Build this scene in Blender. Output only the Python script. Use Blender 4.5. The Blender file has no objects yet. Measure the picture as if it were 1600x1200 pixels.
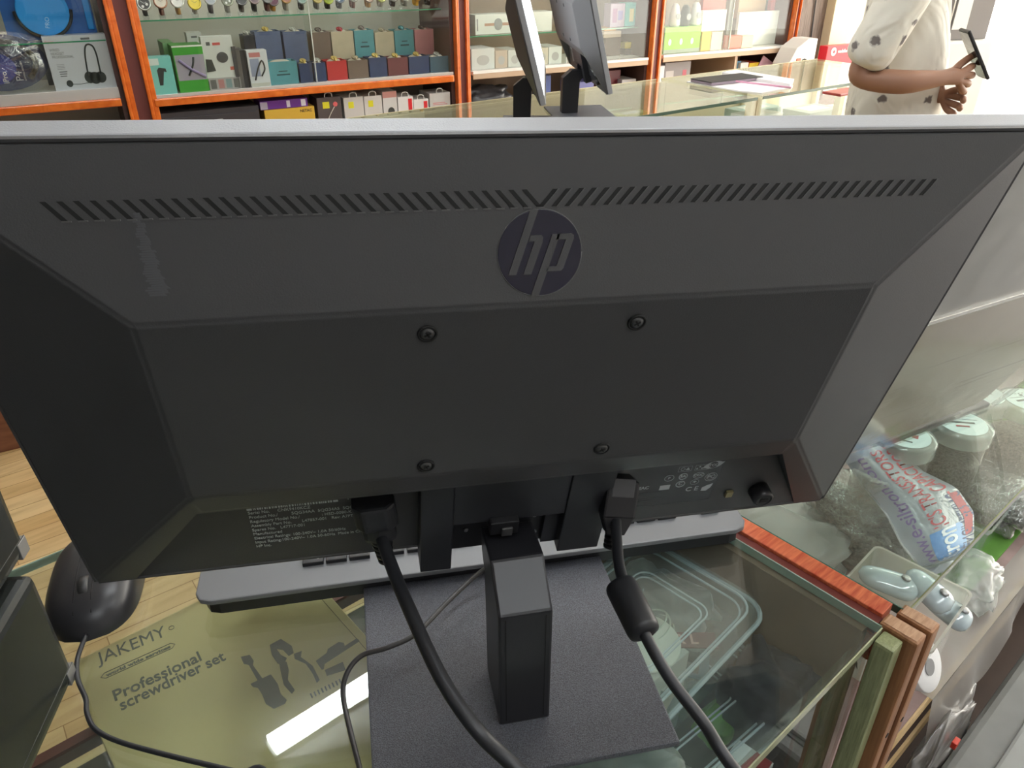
import bpy, bmesh, math, random
from mathutils import Vector, Matrix
random.seed(7)
PI = math.pi
R = math.radians
C = bpy.context.scene.collection
SC = bpy.context.scene

# ------------------------------------------------------------------ camera, world, exposure
YAW = R(49.1)                      # azimuth frame: world X runs along the service counter
PITCH = R(30.0)
FOC = 1202.0                       # pixels, 1600 wide frame
CT = 0.95                          # counter glass height
EYE = Vector((0, 0, CT + 0.445))
FH = Vector((math.cos(YAW), math.sin(YAW), 0))
RT = Vector((math.sin(YAW), -math.cos(YAW), 0))
FW = FH * math.cos(PITCH) - Vector((0, 0, math.sin(PITCH)))
UPV = FH * math.sin(PITCH) + Vector((0, 0, math.cos(PITCH)))
cam_d = bpy.data.cameras.new('camera'); cam = bpy.data.objects.new('camera', cam_d); C.objects.link(cam)
cam_d.sensor_fit = 'HORIZONTAL'; cam_d.sensor_width = 36; cam_d.lens = FOC * 36 / 1600
cam_d.clip_start = 0.02; cam_d.clip_end = 100
cam.matrix_world = Matrix(((RT.x, UPV.x, -FW.x, EYE.x), (RT.y, UPV.y, -FW.y, EYE.y), (RT.z, UPV.z, -FW.z, EYE.z), (0, 0, 0, 1)))
SC.camera = cam
SC.view_settings.view_transform = 'Standard'
SC.view_settings.look = 'None'
SC.view_settings.gamma = 1
SC.view_settings.use_curve_mapping = False
SC.view_settings.exposure = 0.5
SC.cycles.transparent_max_bounces = 32
SC.cycles.max_bounces = 8
W_ = bpy.data.worlds.new('outdoor_daylight'); SC.world = W_; W_.use_nodes = True
W_.node_tree.nodes['Background'].inputs[0].default_value = (1, 0.95, 0.86, 1)
W_.node_tree.nodes['Background'].inputs[1].default_value = 5.5

def portal(name, loc, rot, sx, sy):
    l = bpy.data.lights.new(name, 'AREA'); l.shape = 'RECTANGLE'; l.size = sx; l.size_y = sy; l.cycles.is_portal = True
    o = bpy.data.objects.new(name, l); C.objects.link(o); o.location = loc; o.rotation_euler = rot
    return o
portal('doorway_portal', (5.0, 0.0, 1.25), (0, R(90), 0), 2.5, 4.6)

TUBE_E = 26.0
def ray(px, py): return (FW * FOC + RT * (px - 800) - UPV * (py - 600)) / FOC
def G(px, py, z=CT):
    d = ray(px, py); return EYE + d * ((z - EYE.z) / d.z)
WA = R(-12.0)                      # the wall cabinets run 12 degrees off the counter
WW = Vector((math.cos(WA), math.sin(WA), 0)); WN = Vector((math.sin(WA), -math.cos(WA), 0))
WP = Vector((1.017, 3.283, 0))
def Wp(w, z, off=0.0): return WP + WW * w + WN * off + Vector((0, 0, z))     # off > 0 towards the shop
def WL(px, py, off=0.0):
    d = ray(px, py); p = EYE + d * (((WP + WN * off - EYE).dot(WN)) / d.dot(WN))
    return (p - WP).dot(WW), p.z

# ------------------------------------------------------------------ materials
MATS = {}
def mat(name, col, rough=0.5, metal=0.0, emit=0, spec=0.5, noise=0, nscale=40, bump=0, bscale=200, coat=0, col2=None):
    if name in MATS: return MATS[name]
    m = bpy.data.materials.new(name); m.use_nodes = True; nt = m.node_tree; b = nt.nodes['Principled BSDF']
    b.inputs['Base Color'].default_value = (*col, 1); b.inputs['Roughness'].default_value = rough
    b.inputs['Metallic'].default_value = metal; b.inputs['Specular IOR Level'].default_value = spec
    if coat: b.inputs['Coat Weight'].default_value = coat; b.inputs['Coat Roughness'].default_value = 0.08
    if emit: b.inputs['Emission Color'].default_value = (*col, 1); b.inputs['Emission Strength'].default_value = emit
    tc = nt.nodes.new('ShaderNodeTexCoord')
    if noise or col2:
        n = nt.nodes.new('ShaderNodeTexNoise'); n.inputs['Scale'].default_value = nscale; n.inputs['Detail'].default_value = 6
        nt.links.new(tc.outputs['Object'], n.inputs['Vector'])
        r = nt.nodes.new('ShaderNodeValToRGB'); nt.links.new(n.outputs['Fac'], r.inputs['Fac'])
        c2 = col2 if col2 else tuple(min(1, c * (1 + noise)) for c in col)
        c1 = col if col2 else tuple(c * (1 - noise) for c in col)
        r.color_ramp.elements[0].position = 0.35; r.color_ramp.elements[1].position = 0.65
        r.color_ramp.elements[0].color = (*c1, 1); r.color_ramp.elements[1].color = (*c2, 1)
        nt.links.new(r.outputs['Color'], b.inputs['Base Color'])
    if bump:
        n = nt.nodes.new('ShaderNodeTexNoise'); n.inputs['Scale'].default_value = bscale; n.inputs['Detail'].default_value = 3
        nt.links.new(tc.outputs['Object'], n.inputs['Vector'])
        bp = nt.nodes.new('ShaderNodeBump'); bp.inputs['Strength'].default_value = bump; bp.inputs['Distance'].default_value = 0.002
        nt.links.new(n.outputs['Fac'], bp.inputs['Height']); nt.links.new(bp.outputs['Normal'], b.inputs['Normal'])
    MATS[name] = m; return m

def wood(name, c1, c2, scale=(1, 12, 12), rough=0.45, rot=0, dist=3.0, wscale=1.0, coat=0):
    if name in MATS: return MATS[name]
    m = bpy.data.materials.new(name); m.use_nodes = True; nt = m.node_tree; b = nt.nodes['Principled BSDF']
    tc = nt.nodes.new('ShaderNodeTexCoord'); mp = nt.nodes.new('ShaderNodeMapping')
    mp.inputs['Scale'].default_value = scale; mp.inputs['Rotation'].default_value = (0, 0, rot)
    nt.links.new(tc.outputs['Object'], mp.inputs['Vector'])
    n = nt.nodes.new('ShaderNodeTexNoise'); n.inputs['Scale'].default_value = 6 * wscale; n.inputs['Detail'].default_value = 8; n.inputs['Distortion'].default_value = dist * 0.2
    nt.links.new(mp.outputs['Vector'], n.inputs['Vector'])
    r = nt.nodes.new('ShaderNodeValToRGB'); r.color_ramp.elements[0].position = 0.3; r.color_ramp.elements[1].position = 0.7
    r.color_ramp.elements[0].color = (*c1, 1); r.color_ramp.elements[1].color = (*c2, 1)
    nt.links.new(n.outputs['Fac'], r.inputs['Fac']); nt.links.new(r.outputs['Color'], b.inputs['Base Color'])
    b.inputs['Roughness'].default_value = rough
    if coat: b.inputs['Coat Weight'].default_value = coat; b.inputs['Coat Roughness'].default_value = 0.15
    MATS[name] = m; return m

def film(name, tint, refl=0.04, body=0.0, bodycol=(0.8, 0.8, 0.8), rough=0.0, wrinkle=0, wscale=60, streak=0):
    """thin clear sheet: straight-through light, Schlick reflection, optional milky body"""
    if name in MATS: return MATS[name]
    m = bpy.data.materials.new(name); m.use_nodes = True; nt = m.node_tree
    for n in list(nt.nodes): nt.nodes.remove(n)
    out = nt.nodes.new('ShaderNodeOutputMaterial'); tr = nt.nodes.new('ShaderNodeBsdfTransparent'); tr.inputs[0].default_value = (*tint, 1)
    gl = nt.nodes.new('ShaderNodeBsdfGlossy'); gl.inputs['Roughness'].default_value = rough; gl.inputs[0].default_value = (1, 1, 1, 1)
    lw = nt.nodes.new('ShaderNodeLayerWeight'); lw.inputs['Blend'].default_value = 0.5
    pw = nt.nodes.new('ShaderNodeMath'); pw.operation = 'POWER'; pw.inputs[1].default_value = 4.6
    ma = nt.nodes.new('ShaderNodeMath'); ma.operation = 'MULTIPLY_ADD'; ma.inputs[1].default_value = 1 - refl; ma.inputs[2].default_value = refl
    nt.links.new(lw.outputs['Facing'], pw.inputs[0]); nt.links.new(pw.outputs[0], ma.inputs[0])
    base = tr.outputs[0]
    tc = nt.nodes.new('ShaderNodeTexCoord')
    if body:
        df = nt.nodes.new('ShaderNodeBsdfDiffuse'); df.inputs[0].default_value = (*bodycol, 1)
        tl = nt.nodes.new('ShaderNodeBsdfTranslucent'); tl.inputs[0].default_value = (*bodycol, 1)
        ad = nt.nodes.new('ShaderNodeMixShader'); ad.inputs[0].default_value = 0.5
        nt.links.new(df.outputs[0], ad.inputs[1]); nt.links.new(tl.outputs[0], ad.inputs[2])
        mx = nt.nodes.new('ShaderNodeMixShader'); mx.inputs[0].default_value = body
        nt.links.new(tr.outputs[0], mx.inputs[1]); nt.links.new(ad.outputs[0], mx.inputs[2]); base = mx.outputs[0]
        if streak:
            n = nt.nodes.new('ShaderNodeTexNoise'); n.inputs['Scale'].default_value = streak; n.inputs['Detail'].default_value = 6
            nt.links.new(tc.outputs['Object'], n.inputs['Vector'])
            rr = nt.nodes.new('ShaderNodeMapRange'); rr.inputs[1].default_value = 0.35; rr.inputs[2].default_value = 0.75; rr.inputs[3].default_value = 0.02; rr.inputs[4].default_value = body * 2
            nt.links.new(n.outputs['Fac'], rr.inputs[0]); nt.links.new(rr.outputs[0], mx.inputs[0])
    if wrinkle:
        n = nt.nodes.new('ShaderNodeTexNoise'); n.inputs['Scale'].default_value = wscale; n.inputs['Detail'].default_value = 4; n.inputs['Distortion'].default_value = 1.5
        nt.links.new(tc.outputs['Object'], n.inputs['Vector'])
        bp = nt.nodes.new('ShaderNodeBump'); bp.inputs['Strength'].default_value = wrinkle; bp.inputs['Distance'].default_value = 0.01
        nt.links.new(n.outputs['Fac'], bp.inputs['Height']); nt.links.new(bp.outputs['Normal'], gl.inputs['Normal'])
    mix = nt.nodes.new('ShaderNodeMixShader'); nt.links.new(ma.outputs[0], mix.inputs[0]); nt.links.new(base, mix.inputs[1]); nt.links.new(gl.outputs[0], mix.inputs[2])
    nt.links.new(mix.outputs[0], out.inputs[0]); MATS[name] = m; return m

glass = film('clear_glass', (0.93, 0.97, 0.95), 0.045, streak=0)
counter_glass = film('counter_glass', (0.90, 0.95, 0.925), 0.05, body=0.018, bodycol=(0.75, 0.78, 0.75), streak=14)
green_glass = mat('green_glass_edge', (0.03, 0.22, 0.13), 0.15, coat=1)
pale_edge = mat('pale_glass_edge', (0.30, 0.42, 0.36), 0.12, coat=1)
cab_glass = film('cabinet_glass', (0.95, 0.97, 0.95), 0.03)
plastic_dark = mat('monitor_plastic', (0.056, 0.056, 0.058), 0.44, spec=0.55, bump=0.08, bscale=1400)
plastic_black = mat('black_plastic', (0.012, 0.012, 0.014), 0.38)
plastic_edge = mat('monitor_edge_lit', (0.30, 0.31, 0.325), 0.34, bump=0.1, bscale=1200)  # bezel colour lightened to stand in for the ceiling's reflection
slot_mat = mat('slot_black', (0.004, 0.004, 0.004), 0.7)
slot_lip = mat('slot_lip_highlight', (0.09, 0.09, 0.09), 0.35)
white_ink = mat('white_ink', (0.55, 0.57, 0.57), 0.6)
grey_ink = mat('grey_ink', (0.52, 0.56, 0.57), 0.6)
dim_ink = mat('dim_grey_ink', (0.13, 0.14, 0.15), 0.6)
base_mat = mat('speckled_base', (0.080, 0.083, 0.098), 0.36, noise=0.5, nscale=1500, bump=0.4, bscale=1500)
cable_mat = mat('cable_rubber', (0.018, 0.019, 0.022), 0.42)
screw_mat = mat('screw_black_metal', (0.10, 0.10, 0.10), 0.35, 0.6)
steel = mat('steel', (0.5, 0.5, 0.5), 0.3, 1)
orange = wood('orange_lacquered_wood', (0.60, 0.11, 0.012), (0.80, 0.20, 0.03), (4, 4, 4), 0.25, coat=0.6)
maroon = mat('maroon_laminate', (0.16, 0.045, 0.04), 0.4)
white = mat('white_card', (0.80, 0.80, 0.80), 0.5)
white_m = mat('white_melamine', (0.78, 0.76, 0.72), 0.4)
black = mat('black_card', (0.02, 0.02, 0.022), 0.45)

# ------------------------------------------------------------------ mesh helpers
class M:
    def __init__(s): s.b = bmesh.new()
    def _bev(s, geom, bev, seg=2):
        if bev: bmesh.ops.bevel(s.b, geom=geom, offset=bev, segments=seg, affect='EDGES', profile=0.6)
    def box(s, x0, x1, y0, y1, z0, z1, bev=0, seg=2, mtx=None):
        x0, x1 = sorted((x0, x1)); y0, y1 = sorted((y0, y1)); z0, z1 = sorted((z0, z1))
        vs = [s.b.verts.new(Vector(p)) for p in ((x0, y0, z0), (x1, y0, z0), (x1, y1, z0), (x0, y1, z0), (x0, y0, z1), (x1, y0, z1), (x1, y1, z1), (x0, y1, z1))]
        if mtx:
            for v in vs: v.co = mtx @ v.co
        fs = [s.b.faces.new([vs[i] for i in f]) for f in ((0, 3, 2, 1), (4, 5, 6, 7), (0, 1, 5, 4), (1, 2, 6, 5), (2, 3, 7, 6), (3, 0, 4, 7))]
        if bev: s._bev(list({e for f in fs for e in f.edges}), bev, seg)
        return s
    def prism(s, pts, d0, d1, axis='z', bev=0, mtx=None):
        """polygon pts in the plane normal to axis, extruded d0..d1"""
        def P3(p, d):
            return Vector((p[0], p[1], d)) if axis == 'z' else Vector((p[0], d, p[1])) if axis == 'y' else Vector((d, p[0], p[1]))
        a = [s.b.verts.new(P3(p, d0)) for p in pts]; c = [s.b.verts.new(P3(p, d1)) for p in pts]
        if mtx:
            for v in a + c: v.co = mtx @ v.co
        n = len(pts); fs = [s.b.faces.new(a[::-1]), s.b.faces.new(c)]
        for i in range(n): fs.append(s.b.faces.new((a[i], a[(i + 1) % n], c[(i + 1) % n], c[i])))
        bmesh.ops.recalc_face_normals(s.b, faces=fs)
        if bev: s._bev(list({e for f in fs for e in f.edges}), bev)
        return s
    def lathe(s, prof, seg=32, c=(0, 0, 0), mtx=None):
        rings = []
        for r, z in prof:
            ring = []
            for i in range(seg):
                a = 2 * PI * i / seg; v = s.b.verts.new(Vector((c[0] + r * math.cos(a), c[1] + r * math.sin(a), c[2] + z)))
                if mtx: v.co = mtx @ v.co
                ring.append(v)
            rings.append(ring)
        fs = []
        for k in range(len(rings) - 1):
            for i in range(seg):
                j = (i + 1) % seg; fs.append(s.b.faces.new((rings[k][i], rings[k][j], rings[k + 1][j], rings[k + 1][i])))
        fs.append(s.b.faces.new(rings[0][::-1])); fs.append(s.b.faces.new(rings[-1]))
        for f in fs[:-2]: f.smooth = True
        return s
    def cyl(s, c, r, h, seg=24, mtx=None): return s.lathe([(r, 0), (r, h)], seg, c, mtx)
    def tube(s, pts, r, seg=10, smooth=8, flat=None):
        """round tube through pts (Catmull-Rom)"""
        P = [Vector(p) for p in pts]; out = []
        if smooth > 1 and len(P) > 2:
            Q = [P[0] * 2 - P[1]] + P + [P[-1] * 2 - P[-2]]
            for i in range(1, len(Q) - 2):
                p0, p1, p2, p3 = Q[i - 1:i + 3]
                for k in range(smooth):
                    t = k / smooth
                    out.append(0.5 * ((2 * p1) + (p2 - p0) * t + (2 * p0 - 5 * p1 + 4 * p2 - p3) * t * t + (3 * p1 - p0 - 3 * p2 + p3) * t ** 3))
            out.append(P[-1])
        else: out = P
        n = len(out); rr = r if isinstance(r, (list, tuple)) else [r, r]
        nrm = None; rings = []
        for i, p in enumerate(out):
            t = (out[min(i + 1, n - 1)] - out[max(i - 1, 0)]).normalized()
            if nrm is None: nrm = t.orthogonal().normalized()
            nrm = (nrm - t * nrm.dot(t)).normalized(); bn = t.cross(nrm)
            f = i / (n - 1) * (len(rr) - 1); k = min(int(f), len(rr) - 2); rad = rr[k] + (rr[k + 1] - rr[k]) * (f - k)
            rings.append([s.b.verts.new(p + (nrm * math.cos(2 * PI * j / seg) + bn * math.sin(2 * PI * j / seg)) * rad) for j in range(seg)])
        for k in range(n - 1):
            for j in range(seg):
                q = (j + 1) % seg; f = s.b.faces.new((rings[k][j], rings[k][q], rings[k + 1][q], rings[k + 1][j])); f.smooth = True
        s.b.faces.new(rings[0][::-1]); s.b.faces.new(rings[-1]); return s
    def grid(s, fn, nu, nv, smooth=True):
        vs = [[s.b.verts.new(Vector(fn(i / nu, j / nv))) for j in range(nv + 1)] for i in range(nu + 1)]
        for i in range(nu):
            for j in range(nv):
                f = s.b.faces.new((vs[i][j], vs[i + 1][j], vs[i + 1][j + 1], vs[i][j + 1])); f.smooth = smooth
        return s
    def poly(s, pts):
        s.b.faces.new([s.b.verts.new(Vector(p)) for p in pts]); return s
    def xf(s, m): bmesh.ops.transform(s.b, matrix=m, verts=s.b.verts[:]); return s
    def link(s, name, m, parent=None, mods=None, smooth=False):
        me = bpy.data.meshes.new(name); bmesh.ops.recalc_face_normals(s.b, faces=s.b.faces[:]) if not mods == 'open' else None
        if smooth:
            for f in s.b.faces: f.smooth = True
        s.b.to_mesh(me); s.b.free(); me.materials.append(m)
        o = bpy.data.objects.new(name, me); C.objects.link(o)
        if parent: o.parent = parent
        return o

def tag(o, label, cat, group=None, kind=None):
    o['label'] = label; o['category'] = cat
    if group: o['group'] = group
    if kind: o['kind'] = kind
    return o
def thing(name, label, cat, loc=(0, 0, 0), rz=0, group=None, mtx=None):
    o = bpy.data.objects.new(name, None); C.objects.link(o); o.empty_display_size = 0.02
    if mtx: o.matrix_world = mtx
    else: o.location = loc; o.rotation_euler = (0, 0, rz)
    return tag(o, label, cat, group)
def struct(o): o['kind'] = 'structure'; return o
def copy_tree(o, parent=None):
    c = o.copy(); C.objects.link(c); c.parent = parent
    for ch in list(o.children): copy_tree(ch, c)
    return c
def frame(origin, x, y, z): 
    return Matrix(((x[0], y[0], z[0], origin[0]), (x[1], y[1], z[1], origin[1]), (x[2], y[2], z[2], origin[2]), (0, 0, 0, 1)))
def text_bm(s, size, depth=0.0002, align='CENTER', bold=0.0, shear=0.0, sx=1.0, spacing=1.0):
    cu = bpy.data.curves.new('lettering', 'FONT'); cu.body = s; cu.size = size; cu.extrude = depth; cu.align_x = align; cu.align_y = 'CENTER'
    cu.offset = bold; cu.shear = shear; cu.space_character = spacing; cu.resolution_u = 3
    o = bpy.data.objects.new('lettering', cu); C.objects.link(o); bpy.context.view_layer.update()
    me = bpy.data.meshes.new_from_object(o.evaluated_get(bpy.context.evaluated_depsgraph_get()))
    bpy.data.objects.remove(o); bpy.data.curves.remove(cu)
    m = M(); m.b.from_mesh(me); bpy.data.meshes.remove(me)
    if sx != 1: m.xf(Matrix.Diagonal((sx, 1, 1, 1)))
    return m
def merge(dst, src, mtx=None):
    if mtx: src.xf(mtx)
    me = bpy.data.meshes.new('merge'); src.b.to_mesh(me); src.b.free(); dst.b.from_mesh(me); bpy.data.meshes.remove(me); return dst
FRONT = Matrix(((1, 0, 0, 0), (0, 0, -1, 0), (0, 1, 0, 0), (0, 0, 0, 1)))     # text lying in XY -> standing, facing -Y
def T3(x, y, z): return Matrix.Translation((x, y, z))
def RZ(a): return Matrix.Rotation(a, 4, 'Z')

# ------------------------------------------------------------------ room shell
def laminate():
    m = bpy.data.materials.new('laminate_floor'); m.use_nodes = True; nt = m.node_tree; b = nt.nodes['Principled BSDF']
    tc = nt.nodes.new('ShaderNodeTexCoord'); br = nt.nodes.new('ShaderNodeTexBrick')
    mp = nt.nodes.new('ShaderNodeMapping'); mp.inputs['Rotation'].default_value = (0, 0, R(4))
    nt.links.new(tc.outputs['Object'], mp.inputs['Vector']); nt.links.new(mp.outputs['Vector'], br.inputs['Vector'])
    br.inputs['Scale'].default_value = 1; br.inputs['Brick Width'].default_value = 0.34; br.inputs['Row Height'].default_value = 0.065
    br.inputs['Mortar Size'].default_value = 0.0012; br.offset = 0.37; br.inputs['Mortar'].default_value = (0.36, 0.2, 0.07, 1)
    br.inputs['Color1'].default_value = (0.62, 0.40, 0.17, 1); br.inputs['Color2'].default_value = (0.80, 0.60, 0.32, 1); br.inputs['Bias'].default_value = 0
    n = nt.nodes.new('ShaderNodeTexNoise'); n.inputs['Scale'].default_value = 5; n.inputs['Detail'].default_value = 7
    mp2 = nt.nodes.new('ShaderNodeMapping'); mp2.inputs['Scale'].default_value = (1, 9, 1)
    nt.links.new(tc.outputs['Object'], mp2.inputs['Vector']); nt.links.new(mp2.outputs['Vector'], n.inputs['Vector'])
    mx = nt.nodes.new('ShaderNodeMix'); mx.data_type = 'RGBA'; mx.blend_type = 'MULTIPLY'; mx.inputs[0].default_value = 0.55
    r = nt.nodes.new('ShaderNodeValToRGB'); r.color_ramp.elements[0].color = (0.62, 0.52, 0.42, 1); r.color_ramp.elements[0].position = 0.3; r.color_ramp.elements[1].position = 0.6
    nt.links.new(n.outputs['Fac'], r.inputs['Fac']); nt.links.new(br.outputs['Color'], mx.inputs[6]); nt.links.new(r.outputs['Color'], mx.inputs[7])
    nt.links.new(mx.outputs[2], b.inputs['Base Color']); b.inputs['Roughness'].default_value = 0.35
    return m
RX0, RX1, RY0, RY1, RZ1 = -2.6, 5.0, -2.6, 4.6, 2.75
wall_m = mat('painted_wall', (0.62, 0.58, 0.52), 0.7, noise=0.04, nscale=3)
struct(M().box(RX0, RX1, 0.1, RY1, -0.05, 0).link('floor', laminate()))
struct(M().box(RX0, RX1, RY0, 0.1, -0.05, 0).link('floor_customer_side', mat('darkened_floor', (0.13, 0.13, 0.135), 0.4, noise=0.1, nscale=4)))  # unseen floor, darkened so the monitor back mirrors less brown
struct(M().box(RX0, RX1, RY0, RY1, RZ1, RZ1 + 0.05).link('ceiling', mat('ceiling_paint', (0.78, 0.78, 0.77), 0.8)))
struct(M().box(RX0 - 0.08, RX0, RY0, RY1, 0, RZ1).link('wall_left', mat('darkened_wall', (0.06, 0.06, 0.065), 0.7)))  # unseen wall, coloured dark to keep the monitor's left facet dark
struct(M().box(RX0, RX1, RY0 - 0.08, RY0, 0, RZ1).link('wall_near', mat('near_wall', (0.66, 0.65, 0.65), 0.7)))
struct(M().box(RX0, RX1, RY1, RY1 + 0.08, 0, RZ1).link('wall_far', wall_m))
# right wall: one wide open shop front from y=-2.5 to 1.1 full of daylight
wr = M().box(RX1, RX1 + 0.08, 2.3, RY1, 0, RZ1)
wr.box(RX1, RX1 + 0.08, -2.3, 2.3, 2.5, RZ1).box(RX1, RX1 + 0.08, RY0, -2.3, 0, RZ1)
struct(wr.link('wall_right', mat('right_wall', (0.75, 0.73, 0.68), 0.6)))
pave = M().box(RX1 + 0.08, RX1 + 7, RY0 - 4, RY1 + 3, -0.06, -0.01).link('ground', mat('pale_paving', (0.7, 0.68, 0.62), 0.8, noise=0.05, nscale=2))
struct(pave)

# ceiling lamps
def tube_lamp(x0, y, label, length=1.2, z=RZ1):
    t = thing('tube_lamp', label, 'lamp', (x0, y, z), 0, 'fluorescent battens on the ceiling')
    M().box(0, length, -0.03, 0.03, -0.035, 0, 0.004).link('lamp_housing', white_m, t)
    M().box(0.01, length - 0.01, -0.035, 0.035, -0.052, -0.036, 0.006).link('diffuser', mat('lamp_diffuser', (0.93, 0.97, 1.0), 0.4, emit=TUBE_E), t)
    return t
tube_lamp(0.42, 1.66, 'white fluorescent batten above the service counter, mirrored in the counter glass')
for x, y, lb in ((2.6, 1.66, 'added unseen fluorescent batten above the far counter'), (2.6, 0.1, 'added unseen fluorescent batten on the ceiling above the person'), (0.42, -0.9, 'unseen fluorescent batten on the ceiling behind the viewer, further right'), (0.42, 0.30, 'added unseen fluorescent batten on the ceiling straight above the near counter'), (-0.9, -0.9, 'added unseen fluorescent batten on the ceiling behind the viewer, further left'), (2.6, -1.3, 'added unseen fluorescent batten nearest the shop entrance'), (1.6, 2.75, 'added unseen fluorescent batten in front of the wall cabinets')): tube_lamp(x, y, lb)  # unseen battens, put in as a grid to light the room

# ------------------------------------------------------------------ service counter (the display case the monitor stands on)
red_wood = wood('red_stained_wood', (0.42, 0.05, 0.02), (0.75, 0.22, 0.10), (1.5, 14, 14), 0.4, rot=PI / 2, wscale=3)
post_wood = wood('brown_post_wood', (0.22, 0.09, 0.035), (0.42, 0.20, 0.09), (14, 14, 1), 0.45, wscale=2)
post_top = wood('end_grain_wood', (0.36, 0.19, 0.10), (0.58, 0.36, 0.22), (6, 30, 6), 0.5, wscale=2)
pale_wood = wood('raw_plywood_edge', (0.48, 0.33, 0.15), (0.62, 0.45, 0.24), (3, 12, 12), 0.6)
dark_brown = mat('dark_brown_board', (0.060, 0.035, 0.025), 0.5, noise=0.15, nscale=8)
BX0, BX1, FY, BY = -1.5, 0.476, 0.127, 0.619
cs = thing('display_counter', 'near glass display counter carrying the big black monitor', 'counter', (0, 0, 0))
M().box(BX0, BX1, FY, BY, CT - 0.008, CT, 0.0015).link('glass_top', counter_glass, cs)
M().box(BX0, BX1 - 0.004, FY + 0.002, FY + 0.008, 0.28, CT - 0.0085).link('front_glass', glass, cs)
M().box(BX0, BX1, FY - 0.0012, FY - 0.0002, CT - 0.008, CT - 0.0005).link('front_glass_edge', mat('bright_glass_edge', (0.45, 0.47, 0.30), 0.15, coat=1), cs)
M().box(BX0, BX1, BY, BY + 0.001, CT - 0.008, CT).link('rear_glass_edge', pale_edge, cs)
M().box(BX1, BX1 + 0.001, FY, BY, CT - 0.008, CT).link('side_glass_edge', pale_edge, cs)
SH = 0.80
M().box(BX0, BX1 - 0.002, FY + 0.01, 0.555, SH - 0.008, SH).link('inner_shelf', counter_glass, cs)
M().box(BX0, BX1 - 0.002, 0.556, 0.566, SH - 0.014, SH + 0.002).link('shelf_trim', mat('mahogany_trim', (0.16, 0.035, 0.025), 0.35), cs)
M().box(BX0, BX1, FY, 0.56, 0.20, 0.26).link('base_board', dark_brown, cs)
M().box(BX0, BX1, FY, 0.56, 0.0, 0.2).link('plinth', dark_brown, cs)
M().box(BX1 - 0.006, BX1 + 0.004, FY + 0.01, BY - 0.02, 0.26, CT - 0.009).link('end_panel', mat('end_panel_brown', (0.20, 0.13, 0.085), 0.5, noise=0.2, nscale=9), cs)
M().box(BX0, BX1 - 0.008, FY + 0.0095, FY + 0.0145, 0.262, SH - 0.012).link('front_board', dark_brown, cs)
M().box(BX0, BX1, 0.45, 0.552, 0.26, SH - 0.02).link('back_board', mat('back_board', (0.055, 0.055, 0.045), 0.5), cs)
# dark mirror strip of bevelled glass beside the red batten
M().box(BX1 + 0.0015, 0.4865, FY + 0.004, BY, CT - 0.012, CT - 0.002).link('maroon_batten', mat('maroon_batten', (0.14, 0.03, 0.025), 0.35), cs)
M().box(0.487, 0.504, FY + 0.005, BY + 0.05, 0.90, CT + 0.001, 0.001).link('red_batten', red_wood, cs)
p1 = M().box(0.479, 0.4945, 0.101, 0.1305, 0.0, CT, 0.0025).link('corner_post', post_wood, cs)
M().box(0.4812, 0.4923, 0.1032, 0.1283, CT, CT + 0.0004).link('post_end_grain', post_top, p1)
M().cyl((0, 0, 0), 0.0025, 0.0006, 12, mtx=T3(0.487, 0.1012, 0.84) @ Matrix.Rotation(R(90), 4, 'X')).link('screw_hole', slot_mat, p1)
M().box(0.462, 0.4785, 0.110, 0.1255, 0.0, CT - 0.003, 0.003).link('green_edge_strip', wood('green_grey_strip', (0.22, 0.25, 0.12), (0.36, 0.38, 0.20), (30, 30, 2), 0.35, wscale=4), cs)

# ------------------------------------------------------------------ second counter to the right
rc = thing('display_counter', 'right-hand counter with component jars under its glass top', 'counter', (0, 0, 0))
RX = 0.506
M().box(RX, 2.0, 0.122, 0.62, CT - 0.007, CT, 0.0012).link('glass_top', counter_glass, rc)
M().box(RX, 2.0, 0.1208, 0.1218, CT - 0.007, CT).link('front_glass_edge', mat('olive_glass_edge', (0.20, 0.22, 0.10), 0.2, coat=1), rc)
M().box(RX - 0.001, RX, 0.122, 0.62, CT - 0.007, CT).link('side_glass_edge', mat('deep_green_edge', (0.04, 0.13, 0.10), 0.15, coat=1), rc)
p2 = M().box(0.498, 0.513, 0.099, 0.1265, 0.0, CT, 0.0025).link('corner_post', post_wood, rc)
M().box(0.5003, 0.5107, 0.1012, 0.1243, CT, CT + 0.0004).link('post_end_grain', post_top, p2)
M().cyl((0, 0, 0), 0.0025, 0.0006, 12, mtx=T3(0.506, 0.0992, 0.845) @ Matrix.Rotation(R(90), 4, 'X')).link('screw_hole', slot_mat, p2)
S2 = 0.65
M().box(0.514, 2.0, 0.129, 0.66, S2 - 0.018, S2).link('shelf', mat('mauve_laminate', (0.30, 0.20, 0.19), 0.5, noise=0.2, nscale=25), rc)
M().box(0.514, 2.0, 0.1265, 0.1288, S2 - 0.018, S2 + 0.0005).link('shelf_edge', pale_wood, rc)
M().box(0.514, 2.0, 0.13, 0.66, 0.57, 0.588).link('lower_shelf', dark_brown, rc)
M().box(0.514, 2.0, 0.1265, 0.1298, 0.57, 0.588).link('lower_shelf_edge', pale_wood, rc)
M().box(0.514, 2.0, 0.662, 0.68, 0.0, CT - 0.008).link('back_panel', mat('grey_olive_board', (0.16, 0.15, 0.12), 0.5), rc)
M().box(0.514, 2.0, 0.13, 0.66, 0.0, 0.06).link('plinth', dark_brown, rc)
M().box(1.985, 2.0, 0.13, 0.66, 0.06, CT - 0.008).link('end_panel', dark_brown, rc)
matt = M().box(0.88, 1.95, 0.165, 0.33, S2 + 0.0002, S2 + 0.0032, 0.001).link('shelf_mat', mat('green_felt', (0.10, 0.24, 0.035), 0.9, noise=0.1, nscale=60))
tag(matt, 'grass-green mat lying on the mauve shelf under the component jars', 'mat')

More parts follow.
